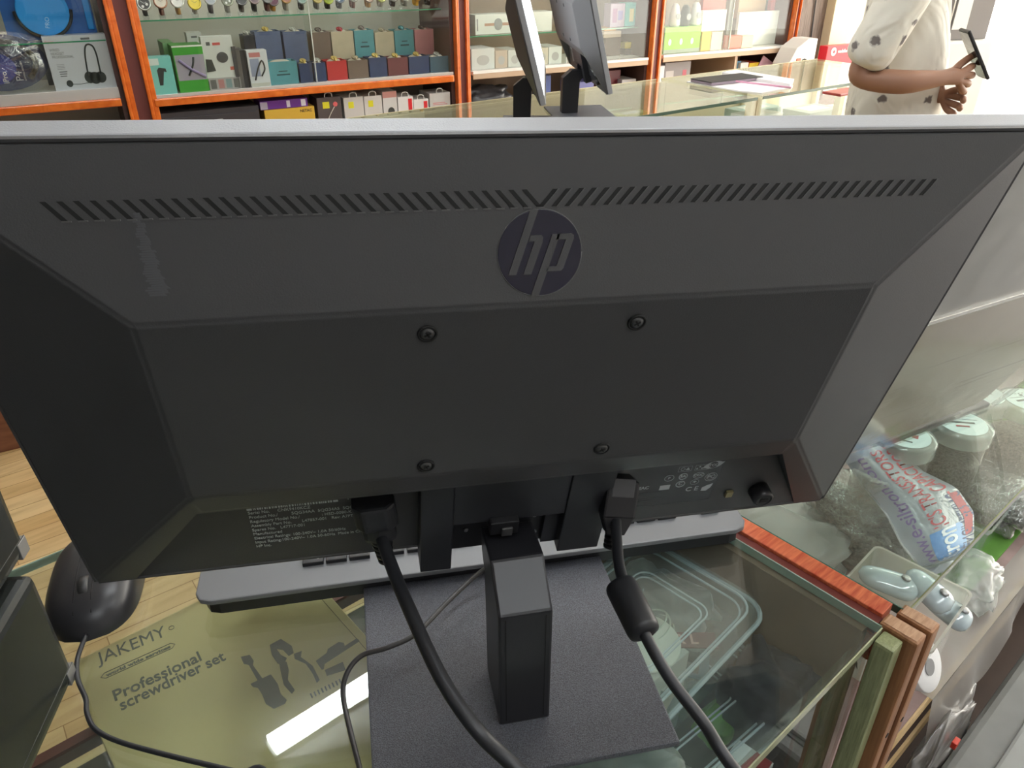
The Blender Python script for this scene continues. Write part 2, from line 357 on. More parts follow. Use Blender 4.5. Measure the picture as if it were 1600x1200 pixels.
# ------------------------------------------------------------------ the monitor (shared builder)
HW, HH = 0.245, 0.2875
PA, PB0, PB1, PC = 0.166, 0.113, 0.224, 0.032
def facet_c(b): return PC * (HH - b) / (HH - PB1) if b > PB1 else PC * b / PB0
def panel_mesh():
    m = M(); b = m.b
    def v(a, bb, c): return b.verts.new((a, -c, bb))
    fr = [v(-HW, 0, -0.002), v(HW, 0, -0.002), v(HW, HH, -0.002), v(-HW, HH, -0.002)]
    rm = [v(-HW, 0, 0), v(HW, 0, 0), v(HW, HH, 0), v(-HW, HH, 0)]
    pl = [v(-PA, PB0, PC), v(PA, PB0, PC), v(PA, PB1, PC), v(-PA, PB1, PC)]
    rb = 0.093; rcf = facet_c(rb)
    A1, A4 = v(-0.165, rb, rcf), v(0.167, rb, rcf); A2, A3 = v(-0.222, 0, 0), v(0.222, 0, 0)
    B1, B4 = v(-0.165, rb, 0.002), v(0.167, rb, 0.002); B2, B3 = v(-0.222, 0, -0.0005), v(0.222, 0, -0.0005)
    F = b.faces.new
    F(fr); F((fr[2], fr[3], rm[3], rm[2])); F((fr[3], fr[0], rm[0], rm[3])); F((fr[1], fr[2], rm[2], rm[1]))
    F((fr[0], fr[1], rm[1], A3, B3, B2, A2, rm[0]))
    F((rm[3], rm[2], pl[2], pl[3])); F((rm[0], rm[3], pl[3], pl[0])); F((rm[2], rm[1], pl[1], pl[2])); F(pl)
    F((pl[0], pl[1], A4, A1)); F((rm[0], pl[0], A1, A2)); F((pl[1], rm[1], A3, A4))
    F((A1, A4, B4, B1)); F((A2, A1, B1, B2)); F((A4, A3, B3, B4)); F((B1, B4, B3, B2))
    bmesh.ops.recalc_face_normals(b, faces=b.faces[:])
    es = [e for e in b.edges if all(not (vv in (B1, B2, B3, B4, A2, A3)) for vv in e.verts)]
    bmesh.ops.bevel(b, geom=es, offset=0.0022, segments=3, affect='EDGES')
    b.normal_update()
    for e in b.edges:
        e.smooth = not (len(e.link_faces) == 2 and e.calc_face_angle(0) > R(38))
    for f in b.faces: f.smooth = True
    return m

def make_monitor(label, detail=True, root_m=None, pan_loc=None):
    t = thing('monitor', label, 'monitor', mtx=root_m)
    # base
    M().box(-0.096, 0.096, -0.089, 0.089, 0.0012, 0.0062, 0.0012).link('base', base_mat, t)
    # neck: side profile in (y, z), y away from the camera
    nx0, nx1 = NX - 0.0165, NX + 0.0165
    prof = [(NY, 0.006), (NY, 0.103), (NY + 0.026, 0.124), (NY + 0.060, 0.122), (NY + 0.060, 0.105), (NY + 0.050, 0.092), (NY + 0.047, 0.006)]
    M().prism(prof, nx0, nx1, 'x', 0.0016).link('neck', plastic_dark if not detail else mat('neck_plastic', (0.016, 0.016, 0.019), 0.35), t)
    g = M(); g.box(nx0 + 0.004, nx0 + 0.0046, NY - 0.0003, NY, 0.01, 0.1); g.box(nx1 - 0.0046, nx1 - 0.004, NY - 0.0003, NY, 0.01, 0.1)
    g.link('neck_seam', slot_mat, t)
    pan = panel_mesh().link('back_housing', plastic_dark, t)
    pan.matrix_local = pan_loc
    wn = pan.modifiers.new('normals', 'WEIGHTED_NORMAL'); wn.keep_sharp = True; wn.weight = 100
    M().box(-HW, HW, 0.0022, 0.0150, 0, HH, 0.0012).link('bezel', plastic_edge, pan)
    M().box(-HW + 0.008, HW - 0.008, 0.0151, 0.0156, 0.02, HH - 0.008).link('screen', mat('lit_screen', (0.85, 0.88, 0.92), 0.2, emit=1.2), pan)
    # logo
    # housing facet matrix: origin on facet, x=a, y=up the slope, z=out
    sl = math.atan2(PC, HH - PB1)
    def facet(a, bb, lift=0.0):
        c = facet_c(bb)
        return T3(a, -c, bb) @ Matrix.Rotation(R(90) - sl * 1.0 + 0, 4, 'X') @ T3(0, 0, lift)
    rad = 0.0184
    disc = M().lathe([(rad, 0), (rad, 0.0003), (rad - 0.0003, 0.0005)], 64, mtx=facet(0, 0.2440)).link('logo', mat('logo_gloss', (0.013, 0.012, 0.026), 0.24), pan)
    u = rad / 395.0
    def L(pts): return [((x - 637) * u, (600 - y) * u) for x, y in pts]
    lt = M(); fm = facet(0, 0.2440, 0.0004)
    for pts in ([(545, 207), (620, 207), (410, 790), (335, 790)], [(548, 435), (650, 435), (665, 455), (658, 500), (552, 790), (478, 790), (583, 490), (530, 490)],
                [(750, 430), (825, 430), (622, 993), (547, 993)], [(800, 430), (935, 430), (955, 445), (953, 480), (858, 745), (835, 768), (690, 768), (710, 725), (790, 725), (880, 480), (785, 480)]):
        lt.prism(L(pts), 0, 0.0006, 'z', mtx=fm)
    lt.link('logo_letters', plastic_dark, disc)
    ring = M()
    ring.tube([facet(0, 0.2440, 0.0002) @ Vector((rad * 1.005 * math.cos(a * PI / 24), rad * 1.005 * math.sin(a * PI / 24), 0)) for a in range(49)], 0.00025, 5, 1)
    ring.link('logo_rim', mat('logo_rim', (0.12, 0.12, 0.12), 0.25), disc)
    # vents
    if detail:
        vs = M(); lip = M(); bc = 0.2645; n = 33; pitch = 0.0057
        for s in (-1, 1):
            for k in range(n):
                x = s * (0.0035 + k * pitch); fm2 = facet(x, bc, 0.00012)
                w, h, sh = 0.0011, 0.0036, 0.0032 * s
                vs.prism([(-w - sh, -h), (w - sh, -h), (w + sh, h), (-w + sh, h)], 0, 0.0001, 'z', mtx=fm2)
                if s > 0: lip.prism([(w - sh, -h), (w - sh + 0.0005, -h), (w + sh + 0.0005, h), (w + sh, h)], 0, 0.0004, 'z', mtx=fm2)
                else: lip.prism([(-w - sh, -h - 0.0006), (w - sh + 0.0012, -h - 0.0006), (w - sh + 0.0012, -h), (-w - sh, -h)], 0, 0.0004, 'z', mtx=fm2)
        vg = vs.link('vent_slots', slot_mat, pan); lip.link('vent_lip_highlight', slot_lip, vg)  # lips coloured paler as the highlight edges of the slots
        # wall-mount screws
        for a, bb in ((-0.049, 0.2115), (0.0475, 0.2105), (-0.049, 0.1215), (0.046, 0.1220)):
            mt = T3(a, -PC, bb) @ Matrix.Rotation(R(90), 4, 'X')
            sc = M().lathe([(0.0045, 0), (0.0045, 0.0008), (0.0036, 0.0011), (0.0034, 0.0003)], 28, mtx=mt).link('screw', slot_mat, pan)
            h = M().lathe([(0.0032, 0), (0.0031, 0.0009), (0.0018, 0.0013)], 24, mtx=mt).link('screw_head', screw_mat, sc)
            x = M().box(-0.0016, 0.0016, -0.0004, 0.0004, 0.0012, 0.0015, mtx=mt @ RZ(R(30))).box(-0.0004, 0.0004, -0.0016, 0.0016, 0.0012, 0.0015, mtx=mt @ RZ(R(30)))
            x.link('screw_slot', slot_mat, sc)
    # centre module in the recess
    cm = M()
    cm.box(-0.050, -0.030, -0.016, 0, -0.006, 0.088, 0.0008); cm.box(0.040, 0.068, -0.017, 0, 0.001, 0.088, 0.0008)
    cm.box(-0.0302, 0.0402, -0.016, 0, 0.042, 0.088, 0.0008); cm.box(0.030, 0.0402, -0.010, 0, 0.004, 0.043)
    cmo = cm.link('hinge_cover', mat('recess_plastic', (0.018, 0.019, 0.023), 0.4), pan)
    hb = M().box(-0.030, 0.040, -0.006, 0, 0.002, 0.042).box(-0.008, 0.010, -0.021, 0, 0.034, 0.046, 0.001).link('hinge_bracket', plastic_black, cmo)
    for a, bb in ((-0.020, 0.022), (0.024, 0.030), (0.026, 0.012)): M().lathe([(0.0016, 0), (0.0012, 0.0012)], 12, mtx=T3(a, -0.006, bb) @ Matrix.Rotation(R(90), 4, 'X')).link('hinge_screw', steel, cmo)
    M().box(-0.001, 0.006, -0.0225, -0.0208, 0.034, 0.0415, 0.0006).link('release_tab', plastic_dark, hb)
    # video port side
    if detail:
        FY_ = -0.0008                                # recess floor surface
        def txt(parent, s, a, bb, size, m=grey_ink, name='print', align='LEFT', **k):
            return merge(M(), text_bm(s, size, 0.00008, align, **k), T3(a, FY_ - rec(bb), bb) @ FRONT)
        def rec(bb): return 0.0005 + 0.0025 * bb / 0.093
        lab = M()
        # bar code
        rnd = random.Random(3); x = -0.1445
        bc_ = M()
        while x < -0.100:
            w = rnd.choice((0.0004, 0.0006, 0.0010)); bc_.box(x, x + w, FY_ - rec(0.062) - 0.0001, FY_ - rec(0.062), 0.0605, 0.0652); x += w + rnd.choice((0.0004, 0.0007))
        bc_.box(-0.148, -0.1452, FY_ - rec(0.062) - 0.0001, FY_ - rec(0.062), 0.0605, 0.0652).box(-0.0996, -0.0968, FY_ - rec(0.062) - 0.0001, FY_ - rec(0.062), 0.0605, 0.0652)
        barc = bc_.link('bar_code', grey_ink, pan)
        tl = M()
        lines = ['Serial No.     CNK9410KCZ', 'Product No./         5QG34AA  5QG34AS  5QG34AT', 'Regulatory Model No./               : HSD-0080-K', 'Assembly Part No.       L47857-001   Rev: A7FTT7', 'Spares No.   L47717-001', 'Manufactured                                      ',
                 'Electrical Ratings: 100-240V~ 1.0A 50/60Hz', 'Input Rating:100-240V~ 1.0A 50-60Hz  Made in China', 'HP Inc.']
        for i, s in enumerate(lines): merge(tl, text_bm(s, 0.0037, 0.00006, 'LEFT', sx=0.82), T3(-0.148, FY_ - rec(0.05), 0.0575 - i * 0.0042) @ FRONT)
        merge(tl, text_bm('10002', 0.0042, 0.00006, 'LEFT', bold=0.0001, spacing=1.3), T3(-0.092, FY_ - rec(0.063), 0.063) @ FRONT)
        tl.link('rating_print', grey_ink, barc)
        # framed approval label on the right
        lf = M().box(0.068, 0.149, FY_ - rec(0.04) - 0.0001, FY_ - rec(0.04) + 0.0002, 0.0205, 0.066).link('approval_label', mat('label_black', (0.02, 0.021, 0.023), 0.3), pan)
        yy = FY_ - rec(0.04) - 0.0002
        ln = M()
        for z0, z1, a0, a1 in ((0.0207, 0.0209, 0.069, 0.1485), (0.0207, 0.0655, 0.069, 0.0692), (0.0207, 0.0655, 0.1483, 0.1485)): ln.box(a0, a1, yy - 0.0001, yy, z0, z1)
        for k in range(6): ln.box(0.071, 0.098 + 0.006 * (k % 3), yy - 0.0001, yy, 0.024 + k * 0.0022, 0.0243 + k * 0.0022)
        ln.box(0.071, 0.079, yy - 0.0001, yy, 0.0385, 0.0392)
        ln.link('label_lines', dim_ink, lf)
        ic = M()
        def I(a, bb): return T3(a, yy, bb) @ FRONT
        def ringi(a, bb, rx, ry, w):
            pts = [I(a, bb) @ Vector((rx * math.cos(q * PI / 12), ry * math.sin(q * PI / 12), 0)) for q in range(25)]; ic.tube(pts, w, 4, 1)
        ringi(0.113, 0.049, 0.0032, 0.0030, 0.00025); ringi(0.1225, 0.0495, 0.0028, 0.003, 0.00045); ringi(0.1335, 0.049, 0.0038, 0.003, 0.00025)
        ringi(0.1225, 0.0415, 0.0030, 0.003, 0.00045); ringi(0.1325, 0.042, 0.0030, 0.0026, 0.00015); ringi(0.143, 0.046, 0.0042, 0.0042, 0.0003); ringi(0.143, 0.046, 0.0030, 0.0030, 0.0002)
        for s, a, bb, sz in (('P', 0.113, 0.049, 0.003), ('SA', 0.1225, 0.0495, 0.0035), ('CCC', 0.1335, 0.049, 0.0032), ('PC', 0.143, 0.046, 0.0042), ('C', 0.1225, 0.0415, 0.004), ('+', 0.1325, 0.042, 0.005), ('C E', 0.1325, 0.0345, 0.0062), ('EAC', 0.097, 0.041, 0.004)):
            merge(ic, text_bm(s, sz, 0.00006, bold=0.0001), I(a, bb))
        ic.prism([(-0.0036, -0.0024), (0.0036, -0.0024), (0.0036, 0.0024), (-0.0036, 0.0024)], 0, 0.0001, 'z', mtx=I(0.112, 0.0395))
        for a0, a1 in ((0.1175, 0.1265), (0.129, 0.1385)):
            for z0 in (0.0545, 0.0595): ic.box(a0, a1, yy - 0.0001, yy, z0, z0 + 0.0002)
            for a in (a0, a1): ic.box(a, a + 0.0002, yy - 0.0001, yy, 0.0545, 0.0597)
        ringi(0.1205, 0.0571, 0.0014, 0.0014, 0.0002); ic.prism([(-0.0016, -0.0014), (0.0016, -0.0014), (0, 0.0016)], 0, 0.0001, 'z', mtx=I(0.1240, 0.0571))
        for k in range(5): ic.box(0.130 + k * 0.0017, 0.131 + k * 0.0017, yy - 0.0001, yy, 0.0555 + 0.0018 * (k % 2), 0.0568 + 0.0018 * (k % 2))
        # eye mark
        eye = [(math.cos(q) * 0.0062, math.sin(q) * 0.0034) for q in [k * PI / 8 for k in range(1, 8)]]
        ic.prism([(0.0078, 0.0006)] + eye + [(-0.0080, -0.0008)] + [(x, -y) for x, y in eye[::-1]], 0, 0.0001, 'z', mtx=I(0.1415, 0.0585) @ RZ(R(14)))
        # leaf mark
        ic.prism([(-0.0030, -0.003), (0.0008, -0.0034), (0.0034, 0.0), (0.0042, 0.0042), (0.0, 0.0026), (-0.003, 0.0006)], 0, 0.0001, 'z', mtx=I(0.1425, 0.0345))
        ico = ic.link('approval_marks', grey_ink, lf)
        e2 = M().lathe([(0.0031, 0), (0.003, 0.0001)], 24, mtx=I(0.1415, 0.0585) @ T3(0, 0, 0.00012)).link('eye_iris', mat('label_black', (0, 0, 0)), lf)
        merge(M(), text_bm('TCO', 0.0032, 0.00006, bold=0.0001), I(0.1415, 0.0585) @ T3(0, 0, 0.0003)).link('eye_lettering', grey_ink, lf)
        # lock slot and joystick button
        M().box(0.1605, 0.1655, FY_ - 0.0022, FY_, 0.0205, 0.0262, 0.0003).link('security_slot', mat('brass_slot', (0.35, 0.30, 0.16), 0.4, 0.7), pan)
        bt = M().lathe([(0.0074, 0), (0.0072, 0.009), (0.006, 0.0102), (0.0052, 0.0104), (0.0048, 0.0096)], 32, mtx=T3(0.185, -0.001, 0.024) @ Matrix.Rotation(R(90), 4, 'X')).link('menu_button', plastic_black, pan)
        M().box(-0.003, 0.003, -0.0016, 0.0016, 0.0099, 0.0104, mtx=T3(0.185, -0.001, 0.024) @ Matrix.Rotation(R(90), 4, 'X')).link('button_mark', slot_mat, bt)
        # scuff on the top facet
        rnd = random.Random(5); sc = M()
        for k in range(34):
            q = k / 33; bb = 0.263 - q * 0.028; a = -0.1575 + q * 0.004 + rnd.uniform(-0.0007, 0.0007); w = 0.0012 + 0.0032 * q * rnd.uniform(0.6, 1.1)
            sc.prism([(-w, -0.00035), (w, -0.0005), (w * 0.8, 0.0004), (-w, 0.0003)], 0, 0.00008, 'z', mtx=facet(a, bb, 0.00025))
        sc.link('scuff_mark', mat('scuff', (0.085, 0.088, 0.095), 0.5), pan)
    return t, pan

# pose of the main monitor, solved from its four corners
RW = R(-29.5)
root_m = T3(0.2425, 0.288, CT) @ RZ(RW)
NY, NX = -0.0510, 0.0036
w2 = Vector((0.8704, -0.4912, -0.033)); tl_ = 0.261
pan_w = frame((0.248, 0.306, 1.049), (0.874, -0.485, -0.033), (0.476, 0.841, 0.258), (-0.097, -0.241, 0.966))
lp = root_m.inverted() @ Vector((0.2175, 0.2385, CT))
NX, NY = lp.x, lp.y
PL = root_m.inverted() @ pan_w
mon, pan = make_monitor('large black widescreen monitor seen from behind, filling the foreground on the near glass counter', True, root_m, PL)

def OnPan(a, bb, c): return pan_w @ Vector((a, -c, bb))

# power cable with moulded plug
pc = thing('power_cable', 'thick black mains cable plugged into the left of the big monitor back', 'cable')
path = [OnPan(-0.0765, 0.060, 0.010), G(593, 830, 1.088), G(612, 885, 1.088), G(643, 960, 1.085), G(690, 1060, 1.075), G(745, 1140, 1.065), G(810, 1203, 1.05)]
e = path[-1]; path += [e + Vector((0.02, -0.07, -0.03)), e + Vector((0.035, -0.11, -0.16)), e + Vector((0.03, -0.12, -0.5)), e + Vector((0.0, -0.10, -1.03))]
M().tube(path, 0.0038, 14, 10).link('cord', cable_mat, pc)
d0 = (path[1] - path[0])
pm = frame(path[0], (0.874, -0.485, 0), d0.normalized().cross(Vector((0.874, -0.485, 0))).normalized(), d0.normalized())
pl = M()
pl.prism([(-0.0125, -0.006), (-0.0125, 0.004), (-0.0075, 0.009), (0.0075, 0.009), (0.0125, 0.004), (0.0125, -0.006)], -0.006, 0.012, 'z', 0.002)
pl.prism([(-0.010, -0.006), (-0.010, 0.004), (0, 0.008), (0.010, 0.004), (0.010, -0.006)], 0.010, 0.024, 'z', 0.003)
plo = pl.xf(pm).link('plug', cable_mat, pc)
sr = M()
for k in range(5): sr.lathe([(0.0066 - k * 0.0004, 0), (0.0066 - k * 0.0004, 0.0026)], 20, (0, 0, 0.024 + k * 0.0042), pm)
sr.link('strain_relief', plastic_black, plo)

# video cable with ferrite
vc = thing('video_cable', 'black video cable with a ferrite sleeve, right of the monitor stand', 'cable')
vp = [OnPan(0.0745, 0.060, 0.012), G(963, 800, 1.085), G(964, 850, 1.08), G(970, 895, 1.078), G(990, 950, 1.075), G(1012, 1000, 1.07), G(1050, 1065, 1.06), G(1100, 1130, 1.05), G(1148, 1203, 1.04)]
e = vp[-1]; vp += [e + Vector((0.012, -0.05, -0.04)), e + Vector((0.01, -0.09, -0.2)), e + Vector((0.0, -0.08, -0.6)), e + Vector((-0.05, -0.06, -1.02))]
M().tube(vp, 0.0033, 14, 10).link('cord', cable_mat, vc)
fa, fb = G(968, 912, 1.078), G(1008, 990, 1.071)
fd = (fb - fa).normalized(); fo = fd.orthogonal().normalized()
fm = frame(fa, fo, fd.cross(fo), fd); fl = (fb - fa).length
fe = M().lathe([(0.0052, -0.001), (0.0086, 0.0006), (0.0092, 0.003), (0.0092, fl - 0.003), (0.0086, fl - 0.0006), (0.0052, fl + 0.001)], 32, mtx=fm).link('ferrite_sleeve', cable_mat, vc)
d0 = (vp[1] - vp[0]).normalized(); xx = Vector((0.874, -0.485, 0)); xx = (xx - d0 * xx.dot(d0)).normalized()
pm = frame(vp[0], xx, d0.cross(xx), d0)
pl = M().box(-0.0105, 0.0105, -0.0045, 0.0065, -0.004, 0.020, 0.0015).prism([(-0.0105, 0.019), (0.0105, 0.019), (0.0055, 0.031), (-0.0055, 0.031)], -0.0045, 0.0055, 'y', 0.001)
plo = pl.xf(pm).link('plug', plastic_black, vc)
M().box(-0.0075, 0.0075, -0.006, 0.0068, -0.006, 0.006, 0.0008).xf(pm).link('plug_shell', mat('plug_shell', (0.07, 0.07, 0.075), 0.35), plo)
sr = M()
for k in range(4): sr.lathe([(0.0052, 0), (0.0050, 0.0016)], 18, (0, 0, 0.031 + k * 0.0028), pm)
sr.link('strain_relief', plastic_black, plo)

# thin cable looping over the base
tc_ = M().tube([G(830, 845, 1.0), G(752, 893, 0.978), G(700, 940, 0.972), G(650, 990, 0.972), G(605, 1012, 0.970), G(566, 1024, 0.966), G(543, 1050, 0.9615), G(536, 1085, 0.9535), G(547, 1140, 0.9525), G(563, 1205, 0.9525), G(575, 1260, 0.9525)] + [Vector((0.11, 0.12, 0.9525)), Vector((0.10, 0.105, 0.93)), Vector((0.09, 0.10, 0.6)), Vector((0.05, 0.10, 0.01))], 0.0018, 10, 8).link('thin_cable', mat('thin_cable_grey', (0.035, 0.033, 0.032), 0.35))
tag(tc_, 'thin dark lead looping from behind the monitor neck across the stand base', 'cable')

# ------------------------------------------------------------------ keyboard
KA, KB = G(303, 937, 0.970), G(1169, 820, 0.970)
kr = math.atan2(KB.y - KA.y, KB.x - KA.x); kl = (KB - KA).length
kb = thing('keyboard', 'flat black keyboard lying behind the stand, its rear edge towards us', 'keyboard', (KA.x, KA.y, CT), kr)
kp = [(0.012, 0), (kl - 0.012, 0), (kl - 0.004, 0.003), (kl, 0.010), (kl, 0.135), (kl - 0.008, 0.145), (0.008, 0.145), (0, 0.135), (0, 0.010), (0.004, 0.003)]
k_m = mat('keyboard_deck', (0.15, 0.155, 0.165), 0.36, spec=0.6)
M().prism([(a, b - 0.004) if b < 0.02 else (a, b) for a, b in kp], 0.0155, 0.020, 'z', 0.0012).link('deck', k_m, kb)
M().prism([(0.012 + (a - 0.012) * (kl - 0.03) / (kl - 0.024) + 0.004, b * 0.97 + 0.002) for a, b in kp], 0.0005, 0.0157, 'z').link('underside', plastic_black, kb)
key_m = mat('keycap', (0.018, 0.018, 0.02), 0.3)
def key(x, y, w, d):
    m = M(); z0, z1 = 0.0200, 0.0235
    m.box(x, x + w, y, y + d, z0, z1, 0.0008); return m.link('key', key_m, kb)
# seen from behind the row order is mirrored: first the function row
fx = [0.078, 0.096, 0.114] + [0.141 + 0.0185 * k for k in range(4)] + [0.228 + 0.0185 * k for k in range(4)] + [0.315 + 0.0185 * k for k in range(4)] + [0.409]
legends = []
for x in fx: key(x, 0.0195, 0.0162, 0.011)
for r_ in range(4):
    yy = 0.036 + r_ * 0.0205
    for k in range(4): key(0.012 + k * 0.0165, yy, 0.0145, 0.017)
    if r_ in (0, 1):
        for k in range(3): key(0.082 + k * 0.0165, yy, 0.0145, 0.017)
    n = 14 - (r_ == 3)
    for k in range(n): key(0.140 + k * (0.285 / n), yy, 0.285 / n - 0.002, 0.017)
yy = 0.036 + 4 * 0.0205
for x, w in ((0.012, 0.031), (0.045, 0.0145), (0.082, 0.0145), (0.0985, 0.0145), (0.140, 0.03), (0.172, 0.02), (0.194, 0.02), (0.216, 0.11), (0.328, 0.02), (0.35, 0.02), (0.372, 0.02), (0.394, 0.03)): key(x, yy, w, 0.017)
lg = M()
for s, x in (('Pause', 0.086), ('Scroll', 0.104), ('PrtSc', 0.122)):
    merge(lg, text_bm(s, 0.0045, 0.00006), T3(x, 0.025, 0.0236) @ RZ(PI))
lg.link('key_legends', white_ink, kb)

# ------------------------------------------------------------------ mouse
mh = Vector((0.543, 0.84, 0)); mf = G(127, 1012, CT)
mr = math.atan2(0.9, 0.42)
ms = thing('mouse', 'black wired mouse with scroll wheel, half hidden by the monitor lower left corner', 'mouse', (mf.x + 0.004, mf.y + 0.002, CT), mr)
def mfn(u, v):
    # u around the half shell, v along 0..1
    L_ = 0.108; x = v * L_
    wv = 0.032 * (max(0.0, 1 - abs(2 * v - 1) ** 3.4)) ** 0.5 * (1.0 + 0.10 * v)
    hv = 0.031 * (max(0.0, 1 - abs((v - 0.56) / 0.56) ** 2.6)) ** 0.6
    a = PI * u; cx = math.cos(a); sx = math.sin(a)
    return (x, wv * (1 if cx > 0 else -1) * abs(cx) ** 0.7, max(0.0012, hv * sx ** 0.8 + 0.001))
mm = M().grid(mfn, 28, 30); 
mb = mm.link('body', mat('mouse_plastic', (0.022, 0.022, 0.025), 0.32), ms)
bmx = M().box(0.014, 0.096, -0.022, 0.022, 0.0006, 0.002, 0.0005).link('bottom_plate', plastic_black, ms)
def mz(v): return 0.031 * (max(0.0, 1 - abs((v - 0.56) / 0.56) ** 2.6)) ** 0.6
cap = [Vector((0.108 * v, s * 0.006, mz(v) + 0.0006)) for s, vs_ in ((1, [0.10, 0.2, 0.3, 0.4, 0.5, 0.58]), (-1, [0.58, 0.5, 0.4, 0.3, 0.2, 0.10])) for v in vs_]
cap.insert(6, Vector((0.108 * 0.62, 0, mz(0.62) + 0.0008)))
M().tube(cap, 0.0005, 5, 4).link('button_seam', slot_mat, mb)
M().lathe([(0.0085, -0.0035), (0.0098, -0.0025), (0.0098, 0.0025), (0.0085, 0.0035)], 28, mtx=T3(0.033, 0, mz(0.3) - 0.0055) @ Matrix.Rotation(R(90), 4, 'X')).link('scroll_wheel', mat('wheel_rubber', (0.03, 0.03, 0.03), 0.35), ms)
lgm = M().lathe([(0.0048, 0), (0.0047, 0.0003)], 28, mtx=T3(0.082, 0.0, mz(0.76) + 0.0012) @ Matrix.Rotation(R(12), 4, 'Y')).link('logo', white, ms)
merge(M(), text_bm('hp', 0.0058, 0.0001, shear=0.3, bold=0.0002), T3(0.082, 0.0, mz(0.76) + 0.0018) @ Matrix.Rotation(R(12), 4, 'Y') @ RZ(R(-90))).link('logo_letters', black, lgm)
mcp = [mf + Vector((0.006, 0.004, 0.006)), G(121, 1030, 0.955), G(122, 1062, 0.953), G(134, 1092, 0.953), G(136, 1115, 0.953), G(150, 1140, 0.953), G(190, 1160, 0.953), G(270, 1182, 0.953), G(370, 1206, 0.953), G(430, 1225, 0.953)]
mcp += [Vector((0.06, 0.165, 0.953)), Vector((0.07, 0.12, 0.9535)), Vector((0.07, 0.095, 0.92)), Vector((0.06, 0.09, 0.5)), Vector((0.03, 0.09, 0.01))]
tag(M().tube(mcp, 0.0017, 10, 8).link('mouse_cable', cable_mat), 'thin black mouse lead running along the left of the counter glass', 'cable')

# ------------------------------------------------------------------ stacked desktop computers at the far left
ca = Vector((-0.558, -0.83, 0)).normalized(); cb = Vector((-0.83, 0.558, 0)).normalized()
def pc_case(c, z0, h, label, da):
    t = thing('desktop_computer', label, 'computer', mtx=frame((c[0], c[1], z0), ca, -cb, (0, 0, 1)), group=None)
    body = mat('computer_case_paint', (0.026, 0.029, 0.027), 0.22, 0.3)
    M().box(0.0, 0.30, -0.26, 0, 0.001, h, 0.007, 3).link('case', body, t)
    g = M().box(0.0, 0.30, 0.0001, 0.0003, 0.0135, 0.0139).link('side_seam', slot_mat, t)
    M().box(0.0, 0.30, 0.0001, 0.0003, 0.0140, 0.0143).link('seam_highlight', mat('seam_highlight_tone', (0.22, 0.22, 0.2), 0.35, 0.6), t)  # thin pale strip painted as the highlight beside the seam
    M().box(-0.0004, 0.010, -0.02, 0.0005, 0.0015, 0.0132, 0.0003).link('corner_cap', mat('silver_trim', (0.33, 0.33, 0.33), 0.35, 0.7), t)
    return t
dc = G(121, 1055, CT)
pc_case((dc.x, dc.y), CT, 0.098, 'dark grey desktop computer at the left edge, lower of two stacked', 0)
dc2 = G(47, 861, CT + 0.099)
pc_case((dc2.x, dc2.y), CT + 0.099, 0.098, 'dark grey desktop computer at the left edge, upper of two stacked', 0)

# ------------------------------------------------------------------ goods under the near glass
gold = mat('gold_card', (0.60, 0.49, 0.24), 0.42, 0.25, noise=0.06, nscale=5)
ink = mat('box_ink', (0.085, 0.085, 0.075), 0.5)
bz = 0.868
gx0, gx1 = G(179, 1200, bz).x, G(564, 984, bz).x
gy1 = G(300, 943, bz).y; gy0 = gy1 - 0.30
bt = thing('tool_box', 'gold screwdriver set carton printed with tools, lying under the counter glass', 'box', ((gx0 + gx1) / 2, gy1 - 0.19, SH))
bw = (gx1 - gx0) / 2
bx = M().box(-bw, bw, -0.19, 0.19, bz - SH - 0.020, bz - SH, 0.0012).link('lid', gold, bt)
M().box(-bw + 0.002, bw - 0.002, -0.188, 0.188, 0.0005, bz - SH - 0.0205, 0.0012).link('carton', gold, bt)
ox, oy = (gx0 + gx1) / 2, gy1 - 0.19
M().box(bw - 0.0085, bw - 0.008, -0.188, 0.188, bz - SH, bz - SH + 0.0002).link('lid_fold', mat('gold_dark', (0.14, 0.12, 0.05), 0.5), bx)
def onbox(px, py):
    p = G(px, py, bz); return p.x - ox, p.y - oy
def ltext(s, pa, pb, size, name, **k):
    a = onbox(*pa); b_ = onbox(*pb); L_ = math.hypot(b_[0] - a[0], b_[1] - a[1]); ang = math.atan2(b_[1] - a[1], b_[0] - a[0])
    m = text_bm(s, size, 0.0001, 'LEFT', **k); xs = [v.co.x for v in m.b.verts]; w = max(xs) - min(xs)
    m.xf(Matrix.Diagonal((L_ / w, 1, 1, 1)) @ T3(-min(xs), -min(v.co.y for v in m.b.verts), 0)); m.xf(T3(a[0], a[1], bz - SH + 0.00015) @ RZ(ang))
    return m.link(name, ink, bx)
ltext('JAKEMY', (155, 1044), (263, 998), 0.0195, 'brand_lettering', bold=0)
ltext('world wide services', (166, 1058), (267, 1012), 0.0046, 'tagline_lettering', bold=0.0002)
a, b_ = onbox(164, 1056), onbox(268, 1009)
d = Vector((b_[0] - a[0], b_[1] - a[1], 0)).normalized(); nn = Vector((-d.y, d.x, 0)) * 0.0031
A0, B0 = Vector((*a, bz - SH + 0.0002)), Vector((*b_, bz - SH + 0.0002))
M().tube([A0 + nn, B0 + nn, B0 + d * 0.003, B0 - nn, A0 - nn, A0 - d * 0.003, A0 + nn], 0.0003, 5, 1).link('tagline_frame', ink, bx)
rr = onbox(268, 981); M().tube([Vector((rr[0] + 0.0022 * math.cos(q * PI / 8), rr[1] + 0.0022 * math.sin(q * PI / 8), bz - SH + 0.0002)) for q in range(17)], 0.00025, 4, 1).link('registered_mark', ink, bx)
ltext('Professional', (180, 1096), (316, 1032), 0.0165, 'title_lettering', bold=0.0003)
ltext('screwdriver set', (190, 1111), (354, 1031), 0.0165, 'title_lettering', bold=0.0003)
